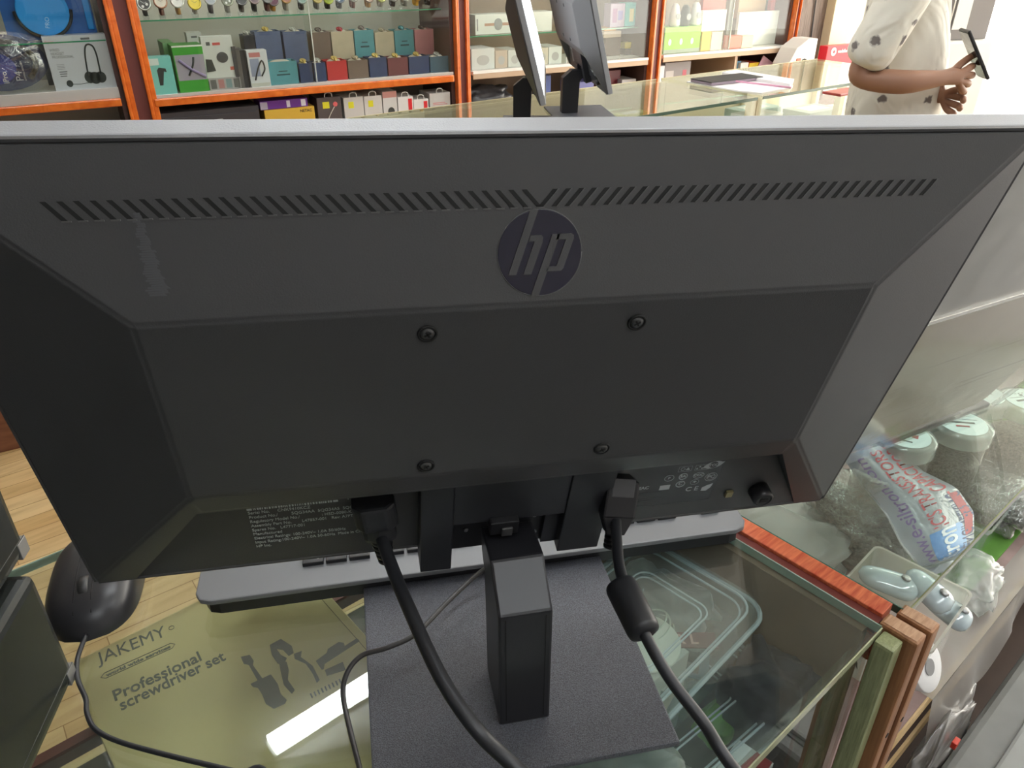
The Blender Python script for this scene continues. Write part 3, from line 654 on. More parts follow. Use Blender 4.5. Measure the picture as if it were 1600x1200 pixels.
def onbp(pts): return [onbox(120 + x / 3.2, 900 + y / 3.2) for x, y in pts]
tm = M()
for pts in ([(820, 405), (865, 395), (885, 425), (880, 445), (930, 515), (905, 525), (860, 445), (835, 440)],
            [(868, 540), (970, 492), (1005, 540), (1020, 590), (1050, 620), (1040, 640), (985, 665), (945, 640), (925, 590), (905, 560), (880, 555)],
            [(965, 345), (1020, 315), (1075, 350), (1085, 385), (1060, 400), (1030, 370), (1000, 365), (1020, 395), (1050, 410), (1040, 435), (1005, 440), (975, 395)],
            [(1085, 390), (1125, 375), (1120, 405), (1180, 450), (1215, 520), (1200, 535), (1180, 490), (1145, 440), (1090, 415)],
            [(1010, 430), (1050, 430), (1060, 470), (1055, 520), (1090, 570), (1075, 590), (1035, 545), (1020, 480)],
            [(1195, 425), (1250, 385), (1255, 365), (1310, 330), (1335, 335), (1340, 350), (1400, 312), (1415, 325), (1370, 355), (1240, 440), (1235, 465), (1225, 470)],
            [(1240, 470), (1330, 430), (1345, 470), (1250, 500)]):
    tm.prism(onbp(pts), bz - SH, bz - SH + 0.0002, 'z')
for k in range(10):
    tm.prism(onbp([(1165 + k * 18, 590 - k * 9), (1172 + k * 18, 586 - k * 9), (1182 + k * 18, 608 - k * 9), (1175 + k * 18, 612 - k * 9)]), bz - SH, bz - SH + 0.0002, 'z')
tm.link('tool_picture', ink, bx)
# glossy dark carton beside it
b2 = thing('tool_box', 'dark blue glossy carton under the glass between the gold carton and the stand', 'box', (gx1 + 0.066, 0.30, SH), R(2))
c2m = M().box(-0.055, 0.055, -0.15, 0.10, 0.0005, 0.035, 0.001).link('carton', mat('dark_blue_card', (0.018, 0.03, 0.05), 0.3), b2)
M().box(-0.03, 0.03, -0.12, -0.09, 0.035, 0.0352).link('label', mat('pale_label', (0.3, 0.32, 0.32), 0.5), c2m)

milky = film('milky_plastic', (0.94, 0.97, 0.98), 0.08, body=0.13, bodycol=(0.88, 0.94, 0.98), rough=0.12)
milky2 = film('clear_bag', (0.95, 0.96, 0.96), 0.07, body=0.30, bodycol=(0.8, 0.83, 0.8), rough=0.32, wrinkle=0.4, wscale=40)
def rrect(x0, x1, y0, y1, r, n=5):
    out = []
    for cx, cy, a0 in ((x1 - r, y1 - r, 0), (x0 + r, y1 - r, 90), (x0 + r, y0 + r, 180), (x1 - r, y0 + r, 270)):
        for k in range(n + 1):
            a = R(a0 + 90 * k / n); out.append((cx + r * math.cos(a), cy + r * math.sin(a)))
    return out
def loft(m, loops, cap0=True, cap1=True):
    rings = [[m.b.verts.new((x, y, z)) for x, y in pts] for pts, z in loops]
    n = len(rings[0])
    for k in range(len(rings) - 1):
        for i in range(n): m.b.faces.new((rings[k][i], rings[k][(i + 1) % n], rings[k + 1][(i + 1) % n], rings[k + 1][i]))
    if cap0: m.b.faces.new(rings[0][::-1])
    if cap1: m.b.faces.new(rings[-1])
    return m
def tub(label, loc, rz, w, d, h, group=None):
    t = thing('plastic_tub', label, 'plastic container', loc, rz, group)
    w /= 2; d /= 2
    loft(M(), [(rrect(-w * .88, w * .88, -d * .86, d * .86, .018), .0008), (rrect(-w * .97, w * .97, -d * .96, d * .96, .02), h - .014), (rrect(-w, w, -d, d, .022), h - .013), (rrect(-w, w, -d, d, .022), h - .010)], True, False).link('tub', milky, t, smooth=True)
    loft(M(), [(rrect(-w * 1.03, w * 1.03, -d * 1.04, d * 1.04, .024), h - .016), (rrect(-w * 1.03, w * 1.03, -d * 1.04, d * 1.04, .024), h - .004), (rrect(-w * .98, w * .98, -d * .98, d * .98, .022), h), (rrect(-w * .88, w * .88, -d * .86, d * .86, .018), h), (rrect(-w * .86, w * .86, -d * .84, d * .84, .018), h - .005), (rrect(-w * .3, w * .3, -d * .3, d * .3, .008), h - .005)], False, True).link('lid', milky, t, smooth=False)
    rim = film('milky_rim', (0.9, 0.94, 0.97), 0.1, body=0.6, bodycol=(0.80, 0.88, 0.93), rough=0.15)
    for k_, (s_, zz_, r_) in enumerate(((1.03, h - .010, 0.0022), (0.90, h - .001, 0.0012), (0.84, h - .0045, 0.0010), (0.55, h - .0035, 0.0009), (0.50, h - .0045, 0.0009))):
        lp_ = rrect(-w * s_, w * s_, -d * s_, d * s_, .02 * s_); M().tube([(x, y, zz_) for x, y in lp_ + lp_[:2]], r_, 6, 1).link('lid_ridge', rim, t)
    return t
# upper and lower tubs stand on the inner shelf
tub('clear lidded plastic tub under the counter glass, upper of the two right of the stand', (0.366, 0.262, SH + 0.062), R(4), 0.165, 0.125, 0.068)
tub('clear lidded plastic tub with green goods inside, lower of the two right of the stand', (0.372, 0.240, SH), R(-3), 0.185, 0.16, 0.060)
def lump(fn, name, m, label, cat, loc, size, seed=0, amp=0.25, group=None, rz=0, fr=6):
    """crumpled soft thing: flattened, noised ball"""
    from mathutils import noise
    mm_ = M()
    def f(u, v):
        a = 2 * PI * u; b__ = PI * (v - 0.5); p = Vector((math.cos(a) * math.cos(b__), math.sin(a) * math.cos(b__), math.sin(b__)))
        sg = lambda q, e: (1 if q > 0 else -1) * abs(q) ** e
        q = Vector((sg(p.x, 0.6), sg(p.y, 0.6), sg(p.z, 0.7)))
        q *= 1 + amp * noise.noise(p * fr * 0.4 + Vector((seed, 0, 0))) + amp * 0.4 * noise.noise(p * fr + Vector((seed, 3, 0)))
        return (q.x * size[0] / 2, q.y * size[1] / 2, max(0, q.z * size[2] / 2 + size[2] / 2))
    mm_.grid(f, 40, 22); bmesh.ops.remove_doubles(mm_.b, verts=mm_.b.verts[:], dist=0.0003)
    o = mm_.link(name, m); o.location = loc; o.rotation_euler = (0, 0, rz); return tag(o, label, cat, group)
# contents of the upper tub: circuit boards, lead reel
for i, (x, y, w, d, c, lb) in enumerate(((0.345, 0.285, .05, .03, (0.03, 0.10, 0.22), 'small blue circuit module inside the upper clear tub'), (0.385, 0.272, .045, .028, (0.28, 0.03, 0.03), 'small red circuit module inside the upper clear tub'), (0.365, 0.238, .04, .025, (0.45, 0.38, 0.30), 'beige connector block inside the upper clear tub'), (0.405, 0.240, .03, .035, (0.05, 0.13, 0.2), 'dark blue module near the corner of the upper clear tub'))):
    t = thing('circuit_module', lb, 'circuit board', (x, y, SH + 0.0635), R(20 * i - 25))
    bo = M().box(-w / 2, w / 2, -d / 2, d / 2, 0.0005, 0.0025).link('board', mat('board_%d' % i, c, 0.35), t)
    ch = M(); [ch.box(-w / 2 + .004 + k * .009, -w / 2 + .010 + k * .009, -d / 4, d / 5, 0.0025, 0.008 + 0.003 * (k % 2)) for k in range(int(w / .01))]
    ch.link('chips', mat('chip_%d' % (i % 2), ((0.35, 0.36, 0.35), (0.03, 0.03, 0.03))[i % 2], 0.35), t)
sp = thing('letter_card', 'dark red strip printed S & in the upper clear tub', 'card', G(1062, 1000, 0.895), R(-42))
M().box(-0.03, 0.03, -0.008, 0.008, -0.0005, 0.0005).link('card', mat('dark_red_card', (0.16, 0.02, 0.02), 0.4), sp)
text_bm('S & L', 0.014, 0.0002, bold=0.0003).xf(T3(0, 0, 0.0008)).link('lettering', mat('pale_red_ink', (0.6, 0.35, 0.3), 0.5), sp)
cb_ = M(); rnd = random.Random(11)
cb_.tube([(0.03 * math.cos(k * 0.8) * (1 - 0.02 * k), 0.018 * math.sin(k * 0.8) * (1 - 0.02 * k), 0.002 + 0.0012 * k + rnd.uniform(0, 0.002)) for k in range(24)], 0.0008, 6, 4)
o = cb_.link('coiled_wire', mat('pale_wire', (0.45, 0.48, 0.40), 0.35)); o.location = (0.385, 0.268, SH + 0.078); tag(o, 'pale coiled thin wire on top of the modules in the upper tub', 'wire')
dsk = M().lathe([(0.0, 0.0005), (0.030, 0.0005), (0.031, 0.002), (0.030, 0.0035), (0.012, 0.0035)], 48).link('round_disc', mat('cream_disc', (0.66, 0.66, 0.58), 0.4))
p = G(1028, 975, CT - 0.045); dsk.location = (p.x - 0.018, p.y, SH + 0.095); tag(dsk, 'cream round disc under the glass beside the ferrite sleeve', 'disc')
stk = thing('disc_carton', 'pale carton under the glass supporting the cream disc', 'box', (p.x - 0.025, p.y, SH))
M().box(-0.03, 0.03, -0.03, 0.03, 0.0005, 0.0945, 0.001).link('carton', mat('pale_grey_card', (0.40, 0.42, 0.38), 0.5), stk)
lump(0, 'plastic_bag', milky2, 'crumpled clear bag under the glass just right of the stand base', 'bag', (0.262, 0.195, SH + 0.001), (0.10, 0.11, 0.115), 4, 0.3)
lump(0, 'plastic_bag', milky2, 'crumpled clear bag sticking out behind the lower clear tub', 'bag', (0.432, 0.285, SH + 0.001), (0.06, 0.09, 0.10), 9, 0.35)
gg = lump(0, 'green_pouch', mat('lime_green', (0.16, 0.42, 0.03), 0.4), 'lime green pouch inside the lower clear tub', 'pouch', (0.418, 0.205, SH + 0.004), (0.055, 0.03, 0.026), 2, 0.25)
# red and white carton at the front of the shelf
rb = thing('retail_box', 'red and white printed carton standing at the front glass below the tubs', 'box', (0.352, 0.158, SH + 0.004), R(6))
M().box(-0.035, 0.035, -0.018, 0.012, 0.0005, 0.048, 0.001).link('carton', white, rb)
M().prism([(-0.034, -0.017), (0.034, -0.017), (0.034, -0.004), (0.0, 0.002), (-0.034, -0.008)], 0.0482, 0.0486, 'z').link('red_print', mat('deep_red_ink', (0.42, 0.02, 0.03), 0.45), rb)
ls = M().box(BX0, BX1 - 0.008, FY + 0.016, 0.445, SH - 0.128, SH - 0.12).link('lower_shelf', dark_brown, cs)
trl = M().box(0.30, 0.468, FY + 0.012, 0.30, SH + 0.0003, SH + 0.003).link('tray_liner', mat('liner_brown', (0.05, 0.032, 0.024), 0.5), cs)
bag_dark = mat('navy_cloth', (0.018, 0.020, 0.032), 0.6, noise=0.3, nscale=30)
lump(0, 'cloth_pouch', bag_dark, 'dark navy cloth pouch under the glass right of the tubs', 'pouch', (0.437, 0.178, SH + 0.001), (0.06, 0.075, 0.09), 6, 0.3)
lump(0, 'leather_pouch', mat('maroon_leather', (0.075, 0.03, 0.03), 0.45, noise=0.3, nscale=80), 'dark maroon pouch at the counter end behind the navy cloth pouch', 'pouch', (0.447, 0.262, SH + 0.012), (0.048, 0.07, 0.07), 8, 0.2)
tgx = thing('price_card', 'small white folded card at the front right corner under the glass', 'card', (G(1328, 1012, CT - 0.050).x, G(1328, 1012, CT - 0.050).y, CT - 0.052), R(8))
M().prism([(-0.016, -0.012), (0.016, 0.0), (0.018, 0.010), (0.006, 0.008)], 0, 0.0008, 'z').link('card', white, tgx)

# ------------------------------------------------------------------ goods in the right-hand counter
jar_p = film('jar_plastic', (0.90, 0.91, 0.89), 0.08, body=0.03, bodycol=(0.7, 0.7, 0.66), rough=0.04, wrinkle=0.15, wscale=30)
lid_p = film('jar_lid_plastic', (0.9, 0.93, 0.92), 0.08, body=0.35, bodycol=(0.72, 0.76, 0.74), rough=0.1)
fill_m = mat('electronic_parts_bulk', (0.012, 0.012, 0.011), 0.4, col2=(0.15, 0.145, 0.13), nscale=320, bump=1, bscale=260)
paper_lab = mat('pale_blue_paper', (0.66, 0.76, 0.76), 0.5)
def jar(label, px, py, rot, r=0.041, h=0.150, alt=0):
    p = G(px, py, S2 + h)
    t = thing('component_jar', label, 'jar', (p.x, p.y, S2 + 0.0035), rot, 'screw-top jars of electronic components')
    M().lathe([(r * 0.90, 0.0005), (r * 0.94, 0.004), (r * 0.94, h - 0.03), (r * 0.88, h - 0.022), (r * 0.88, h - 0.012)], 36).link('jar_body', jar_p, t)
    f = M().lathe([(r * 0.80, 0.002), (r * 0.90, 0.006), (r * 0.90, h * 0.60), (r * 0.6, h * 0.66), (0.004, h * 0.64)], 36).link('small_components', fill_m, t); f['kind'] = 'stuff'
    ld = M().lathe([(r, h - 0.022), (r * 1.02, h - 0.020), (r * 1.0, h - 0.016), (r * 1.02, h - 0.012), (r * 1.0, h - 0.008), (r * 1.02, h - 0.004), (r * 0.97, h - 0.0006), (r * 0.80, h - 0.0004)], 40).link('lid', lid_p, t)
    lb = M().lathe([(r * 0.79, h), (r * 0.79, h + 0.0004)], 40).link('paper_label', paper_lab, ld)
    z = h + 0.0006; g = M(); q = M()
    if alt == 0:
        g.box(-0.020, 0.016, -0.002, 0.0022, z, z + 0.0002); g.box(-0.0245, 0.022, 0.0085, 0.0092, z, z + 0.0002); g.box(-0.004, 0.001, 0.012, 0.0155, z, z + 0.0002)
        for k in range(5): g.box(-0.015 + k * 0.006, -0.012 + k * 0.006, 0.018, 0.0192, z, z + 0.0002)
        q.box(-0.012, 0.006, -0.0115, -0.008, z, z + 0.0002)
    else:
        g.box(-0.005, 0.006, -0.002, 0.016, z, z + 0.0002); g.box(-0.018, -0.015, -0.01, 0.014, z, z + 0.0002)
        q.box(-0.004, 0.005, -0.016, -0.008, z, z + 0.0002)
    g.link('label_print', mat('label_ink', (0.05, 0.06, 0.05), 0.5), lb); q.link('label_red_print', mat('label_red', (0.35, 0.05, 0.05), 0.5), lb)
    return t
sr_ = R(-49)
jar('component jar with a barred label on its lid, at the front of the row', 1503, 664, sr_)
jar('component jar with a square-printed label, the leftmost lid in full view', 1414, 683, R(20), alt=1)
jar('component jar tucked behind the frontmost lid, half its label showing', 1531, 618, sr_)
jar('component jar with curved dark print on its lid at the right edge of the view', 1606, 628, R(-30))
jar('component jar almost hidden between the silver display and the frontmost jar', 1466, 634, R(-15), alt=1)
# open translucent bin
def bin_(label, cx, cy, rz, w, d, h, m, z=S2 + 0.0035, wall=0.0018):
    t = thing('plastic_bin', label, 'plastic container', (cx, cy, z), rz); w /= 2; d /= 2
    loft(M(), [(rrect(-w * .92, w * .92, -d * .92, d * .92, .006), .0005), (rrect(-w, w, -d, d, .008), h), (rrect(-w * 1.05, w * 1.05, -d * 1.05, d * 1.05, .009), h), (rrect(-w * 1.05, w * 1.05, -d * 1.05, d * 1.05, .009), h - .004), (rrect(-w * 1.01, w * 1.01, -d * 1.01, d * 1.01, .008), h - .004)], True, False).link('bin', m, t)
    return t
p = G(1530, 830, S2 + 0.03)
bin_('empty translucent open bin on the green mat beside the lettered bag', p.x + 0.045, p.y + 0.035, R(2), 0.16, 0.10, 0.055, milky)
p = G(1475, 960, S2 + 0.09)
bin_('white translucent bin holding the glossy handsets at the counter corner', 0.752, 0.192, R(3), 0.120, 0.108, 0.100, film('white_bin', (0.85, 0.85, 0.82), 0.05, body=0.55, bodycol=(0.78, 0.76, 0.70), rough=0.15), S2 + 0.0005)
# glossy pale handset like gadgets
hs_m = mat('glossy_pale_blue', (0.50, 0.60, 0.64), 0.12, coat=1)
def handset(label, c, rz, L_=0.105, r=0.020, tilt=0):
    t = thing('handset', label, 'gadget', mtx=T3(*c) @ RZ(rz) @ Matrix.Rotation(tilt, 4, 'Y'), group='glossy pale handsets in the corner bin')
    m = M(); 
    def f(u, v):
        a = 2 * PI * u; x = (v - 0.5) * L_; s = (max(0, 1 - abs(2 * v - 1) ** 4)) ** 0.5 * (0.75 + 0.3 * v)
        return (x, math.cos(a) * r * s, math.sin(a) * r * 0.7 * s + r * 0.7)
    m.grid(f, 24, 20); m.link('handset_body', hs_m, t)
    M().lathe([(r * 0.28, 0), (r * 0.25, 0.0015), (r * 0.1, 0.002)], 20, mtx=T3(L_ * 0.22, 0, r * 1.42)).link('button', mat('silver_trim', (0.26, 0.26, 0.26), 0.35, 0.7), t)
    return t
def hand_at(label, pa, pb, z, zb, r=0.020):
    a, b = G(*pa, z), G(*pb, zb); d = b - a; L_ = d.length
    handset(label, tuple((a + b) / 2 - Vector((0, 0, r * 0.7))), math.atan2(d.y, d.x), L_, r, -math.asin(d.z / L_))
hand_at('pale glossy handset lying nearest the red batten in the corner bin', (1338, 892), (1432, 925), S2 + 0.110, S2 + 0.100, 0.019)
hand_at('pale glossy handset in the middle of the corner bin, crossing the glass edge', (1412, 888), (1480, 950), S2 + 0.112, S2 + 0.095, 0.019)
hand_at('pale glossy handset deeper in the corner bin, sticking out past the glass', (1440, 925), (1512, 975), S2 + 0.085, S2 + 0.07, 0.019)
rl = thing('tape_reel', 'white reel standing at the post side of the corner bin', 'reel', mtx=T3(0.712, 0.150, S2 + 0.055) @ Matrix.Rotation(R(60), 4, 'X'))
M().lathe([(0.008, 0), (0.026, 0), (0.027, 0.001), (0.027, 0.018), (0.026, 0.019), (0.008, 0.019)], 36).link('reel', white, rl)
M().lathe([(0.009, 0), (0.009, 0.0204)], 24).link('hub', mat('grey_hub', (0.25, 0.25, 0.25), 0.4), rl)

# bags of parts
bag_clear = film('parts_bag', (0.93, 0.94, 0.93), 0.12, body=0.12, bodycol=(0.75, 0.76, 0.74), rough=0.08, wrinkle=1.0, wscale=35)
# lettered bag: a curved sheet bent over parts
def sheet_bag(name, label, cat, corners, m, z0, nz=(14, 18), th=0.018, seed=0):
    """pillow shaped bag between four top points (world), bulging th"""
    from mathutils import noise
    a, b1, c, d = [Vector(q) for q in corners]
    def f(side):
        def g_(u, v):
            p = (a * (1 - u) + b1 * u) * (1 - v) + (d * (1 - u) + c * u) * v
            k = (4 * u * (1 - u)) ** 0.5 * (4 * v * (1 - v)) ** 0.5
            n_ = noise.noise(Vector((u * 5 + seed, v * 5, side)))
            return p + Vector((0, 0, side * th * k * (1 + 0.7 * n_) ))
        return g_
    m1 = M(); m1.grid(f(1), *nz); m1.grid(f(-1), *nz); bmesh.ops.remove_doubles(m1.b, verts=m1.b.verts[:], dist=0.00005)
    o = m1.link(name, m); return tag(o, label, cat)
zz = S2 + 0.095
A_, B_, C_, D_ = G(1335, 690, zz + 0.02), G(1500, 765, zz + 0.03), G(1505, 880, zz - 0.02), G(1418, 880, zz - 0.02)
sb = thing('lettered_bag', 'white and red lettered component bag with a blue badge, lying over the parts', 'bag', (0, 0, 0))
wp = film('printed_bag_film', (0.8, 0.83, 0.9), 0.08, body=0.70, bodycol=(0.62, 0.66, 0.74), rough=0.15, wrinkle=0.5, wscale=30)
def bagpt(u, v, lift=0.0):
    # spine runs from the upper left (px 1335,690) to the lower right (px 1470,880); u across
    sp_ = [((1318, 712), (1398, 690)), ((1352, 760), (1440, 735)), ((1385, 800), (1495, 762)), ((1410, 850), (1522, 800)), ((1440, 885), (1522, 850)), ((1452, 885), (1500, 868))]
    k = min(int(v * 5), 4); t = v * 5 - k
    l = (sp_[k][0][0] * (1 - t) + sp_[k + 1][0][0] * t, sp_[k][0][1] * (1 - t) + sp_[k + 1][0][1] * t)
    r = (sp_[k][1][0] * (1 - t) + sp_[k + 1][1][0] * t, sp_[k][1][1] * (1 - t) + sp_[k + 1][1][1] * t)
    z = S2 + 0.135 - 0.075 * v + 0.018 * math.sin(PI * u) + lift
    return G(l[0] * (1 - u) + r[0] * u, l[1] * (1 - u) + r[1] * u, z)
bg = M().grid(lambda u, v: bagpt(u, v), 14, 24)
bg.grid(lambda u, v: bagpt(u, v) - Vector((0, 0, 0.004 + 0.045 * math.sin(PI * u) * math.sin(PI * v))), 14, 24)
bmesh.ops.remove_doubles(bg.b, verts=bg.b.verts[:], dist=0.0004)
bgo = bg.link('bag_film', wp, sb)
def wrap(m, u0, u1, v0, v1, w, h, lift=0.0006, flip=False):
    """bend flat lettering (0..w, 0..h) onto the bag: x along v, y along -u"""
    for v in m.b.verts:
        x = v.co.x / w; y = v.co.y / h
        if flip: v.co = bagpt(u0 + (u1 - u0) * y, v1 - (v1 - v0) * x, lift)
        else: v.co = bagpt(u0 + (u1 - u0) * y, v0 + (v1 - v0) * x, lift)
    return m
def btext(s, u0, u1, v0, v1, m, name, bold=0.01):
    t = text_bm(s, 1.0, 0.0, 'LEFT', bold=bold); xs = [v.co.x for v in t.b.verts]; ys = [v.co.y for v in t.b.verts]
    t.xf(T3(-min(xs), -min(ys), 0)); w = max(xs) - min(xs); h = max(ys) - min(ys); u0, u1 = u1, u0
    bmesh.ops.triangulate(t.b, faces=t.b.faces[:])
    return wrap(t, u0, u1, v0, v1, w, h, flip=True).link(name, m, bgo)
red_ink = mat('red_ink', (0.45, 0.035, 0.06), 0.5); blue_ink = mat('blue_ink', (0.05, 0.16, 0.45), 0.4); navy_ink = mat('navy_ink', (0.03, 0.05, 0.16), 0.5)
btext("IC'S TRANSISTORS", 0.44, 0.66, 0.02, 0.60, red_ink, 'bag_lettering')
btext('- CAPACITORS', 0.72, 0.94, 0.0, 0.42, red_ink, 'bag_lettering')
btext('www.e-siltron.com', 0.10, 0.30, 0.04, 0.86, mat('violet_ink', (0.22, 0.14, 0.36), 0.5), 'bag_lettering')
wrap(M().grid(lambda u, v: (u, v, 0), 8, 6), 0.86, 0.98, 0.42, 0.72, 1, 1).link('red_stripe', red_ink, bgo)
M().grid(lambda u, v: bagpt(0.36 + 0.46 * v + 0.10 * math.sin(PI * u) * (v - 0.5), 0.62 + 0.33 * u, 0.0005), 8, 8).link('badge', mat('badge_blue', (0.10, 0.28, 0.62), 0.3), bgo)
bb_ = text_bm('Siltron', 1.0, 0.0, 'LEFT', bold=0.02); xs = [v.co.x for v in bb_.b.verts]; ys = [v.co.y for v in bb_.b.verts]
bb_.xf(T3(-min(xs), -min(ys), 0)); bmesh.ops.triangulate(bb_.b, faces=bb_.b.faces[:]); w_ = max(xs) - min(xs); h_ = max(ys) - min(ys)
wrap(bb_, 0.74, 0.42, 0.62, 0.93, w_, h_, 0.0012, True).link('badge_lettering', mat('white_print', (0.75, 0.78, 0.82), 0.4), bgo)
btext('ENGINEERING', 1.0, 0.80, 0.42, 0.80, navy_ink, 'bag_lettering')
# clear bags of grey parts left of it
for i, (px, py, w, d, h, lb) in enumerate(((1330, 800, .10, .11, .085, 'clear bag of grey components beside the green glass edge'), (1375, 850, .09, .09, .07, 'clear bag of dark components in front of the lettered bag'), (1560, 770, .12, .12, .06, 'clear bag of dark components behind the translucent bin'))):
    p = G(px, py, S2 + h * 0.6)
    f = lump(0, 'component_bag', fill_m, lb, 'bag', (p.x, p.y, S2 + 0.004), (w * 0.8, d * 0.8, h * 0.8), 20 + i, 0.3)
    g_ = lump(0, 'bag_film', bag_clear, lb, 'bag', (0, 0, 0), (w, d, h), 30 + i, 0.4)
    for k in ('label', 'category'): del g_[k]
    g_.parent = f
lump(0, 'plastic_bag', milky2, 'large wavy clear bag under the glass where the red batten meets the keyboard', 'bag', (G(1215, 835, S2 + .05).x, G(1215, 835, S2 + .05).y, S2 + 0.001), (0.17, 0.16, 0.06), 41, 0.3)
for k in range(4):
    p = G(1312 + k * 9, 770 + k * 5, S2 + 0.09)
    o = M().box(-0.003, 0.003, -0.012, 0.012, 0, 0.13, 0.0015).link('component_tube', bag_clear); o.matrix_world = T3(p.x, p.y - 0.02, S2 + 0.006) @ RZ(R(10 * k)); tag(o, 'clear plastic component stick beside the green glass edge, ' + ('leftmost of four', 'second from the left', 'third from the left', 'rightmost of four')[k], 'packaging', 'clear component sticks')
lump(0, 'plastic_bag', milky2, 'crumpled white bag lying on the green mat past the lettered bag', 'bag', (G(1520, 905, S2 + .02).x, G(1520, 905, S2 + .02).y, S2 + 0.0035), (0.10, 0.06, 0.03), 40, 0.4, rz=R(10))

# hanging plastic sheet and things below the shelf
def hang(u, v):
    x = 0.735 + 0.62 * u; y = 0.123 - 0.003 * math.sin(u * 22) * (v + 0.15) - 0.012 * v * (1 + 0.5 * math.sin(u * 9)); z = S2 + 0.001 - v * (0.060 + 0.015 * math.sin(u * 31) + 0.03 * math.exp(-(u * 14) ** 2))
    return (x, y, z)
hs = M().grid(hang, 70, 10); hs.grid(lambda u, v: (0.735 + 0.62 * u, 0.123 + 0.03 * v, S2 + 0.0012 + 0.0003), 30, 2)
tag(hs.link('plastic_sheet', film('hanging_film', (0.9, 0.9, 0.88), 0.08, body=0.5, bodycol=(0.55, 0.51, 0.47), rough=0.3, wrinkle=0.35, wscale=9), mods='open'), 'dusty clear plastic sheet hanging over the mauve shelf edge', 'plastic sheet')
p = G(1540, 1050, 0.55)
lump(0, 'purple_bag', mat('purple_foil', (0.08, 0.03, 0.16), 0.3), 'dark purple bag on the lower shelf behind the hanging plastic sheet', 'bag', (0.98, 0.24, 0.589), (0.12, 0.09, 0.05), 50, 0.3)
# grey machine on the floor in front
gm = thing('cash_drawer', 'grey metal cabinet with a seamed top at the lower right corner', 'cabinet', (0.745, -0.022, 0.0), R(0))
gmat = mat('grey_machine', (0.17, 0.17, 0.16), 0.45, noise=0.08, nscale=20)
M().box(-0.115, 0.55, -0.30, 0.115, 0.001, 0.55, 0.012, 3).link('cabinet', gmat, gm)
M().box(-0.09, 0.45, -0.25, 0.072, 0.55, 0.558, 0.004).link('top_cover', mat('grey_machine_top', (0.24, 0.24, 0.23), 0.4), gm)
M().box(-0.088, 0.0, 0.076, 0.080, 0.5495, 0.5505).box(-0.096, -0.094, -0.25, 0.08, 0.5495, 0.5505).link('seam', slot_mat, gm)
# bag of red-topped goods
o = lump(0, 'plastic_bag', film('smoky_bag', (0.8, 0.8, 0.8), 0.12, body=0.35, bodycol=(0.35, 0.33, 0.31), rough=0.32, wrinkle=0.4, wscale=20), 'clear bag with a red clip standing between the grey cabinet and the counter', 'bag', (0.775, 0.108, 0.40), (0.20, 0.026, 0.19), 60, 0.3)
M().box(-0.006, 0.006, -0.019, -0.013, 0.165, 0.175, 0.001).link('red_clip', mat('red_clip', (0.6, 0.04, 0.02), 0.4), o)
ct = lump(0, 'steel_basin', mat('dull_steel', (0.30, 0.29, 0.27), 0.28, 0.6), 'rounded grey metal tin on the floor by the corner post', 'tin', (0.58, 0.03, 0.0), (0.12, 0.10, 0.47), 61, 0.06)

# ------------------------------------------------------------------ silver display on the right counter
sv0, sv1 = G(1340, 703, CT + 0.012), G(1533, 629, CT + 0.012)
sd = (sv1 - sv0); sd.z = 0; sd.normalize(); sn = Vector((sd.y, -sd.x, 0))
tlt = R(20.5); vup = Vector((0, 0, 1)) * math.cos(tlt) + sn * math.sin(tlt)
sm_ = frame(sv1, sd, vup.cross(sd), vup)
sl = thing('monitor', 'silver-backed display wrapped in scratched film, leaning on the right-hand counter', 'monitor', mtx=frame((sv1.x - sd.x * .2, sv1.y - sd.y * .2, CT), sd, -sn, (0, 0, 1)))
inv = sl.matrix_world.inverted() @ sm_
silver = bpy.data.materials.new('scratched_silver_warm_lit'); silver.use_nodes = True
def scratched(m, col):
    nt = m.node_tree; b = nt.nodes['Principled BSDF']; b.inputs['Metallic'].default_value = 0.75; b.inputs['Roughness'].default_value = 0.30
    tc = nt.nodes.new('ShaderNodeTexCoord'); mp = nt.nodes.new('ShaderNodeMapping'); mp.inputs['Rotation'].default_value = (0, R(-38), 0); mp.inputs['Scale'].default_value = (3, 3, 160)
    n = nt.nodes.new('ShaderNodeTexNoise'); n.inputs['Scale'].default_value = 1.5; n.inputs['Detail'].default_value = 5
    nt.links.new(tc.outputs['Object'], mp.inputs['Vector']); nt.links.new(mp.outputs['Vector'], n.inputs['Vector'])
    r = nt.nodes.new('ShaderNodeValToRGB'); r.color_ramp.elements[0].position = 0.30; r.color_ramp.elements[0].color = (*[c * 0.55 for c in col], 1); r.color_ramp.elements[1].position = 0.38; r.color_ramp.elements[1].color = (*col, 1)
    e = r.color_ramp.elements.new(0.72); e.color = (*col, 1); e = r.color_ramp.elements.new(0.76); e.color = (*[min(1, c * 1.3) for c in col], 1)
    nt.links.new(n.outputs['Fac'], r.inputs['Fac']); nt.links.new(r.outputs['Color'], b.inputs['Base Color'])
scratched(silver, (0.42, 0.365, 0.27))  # warm tint stands in for the light this lower back reflects
def slab(x0, x1, z0, z1, c0, c1, th, r=0.02):
    """facet board: outer face slopes from c0 (bottom) to c1 (top) outwards"""
    m = M(); pts = rrect(x0, x1, z0, z1, r)
    f = [m.b.verts.new((x, -(c0 + (c1 - c0) * (z - z0) / (z1 - z0)), z)) for x, z in pts]; k = [m.b.verts.new((x, th, z)) for x, z in pts]
    m.b.faces.new(f); m.b.faces.new(k[::-1]); n = len(pts)
    for i in range(n): m.b.faces.new((f[i], k[i], k[(i + 1) % n], f[(i + 1) % n]))
    return m
zl = 0.212
so = slab(-0.33, 0.0, 0.0, zl, 0.0, 0.012, 0.012, 0.016).link('lower_back', silver, sl); so.matrix_local = inv
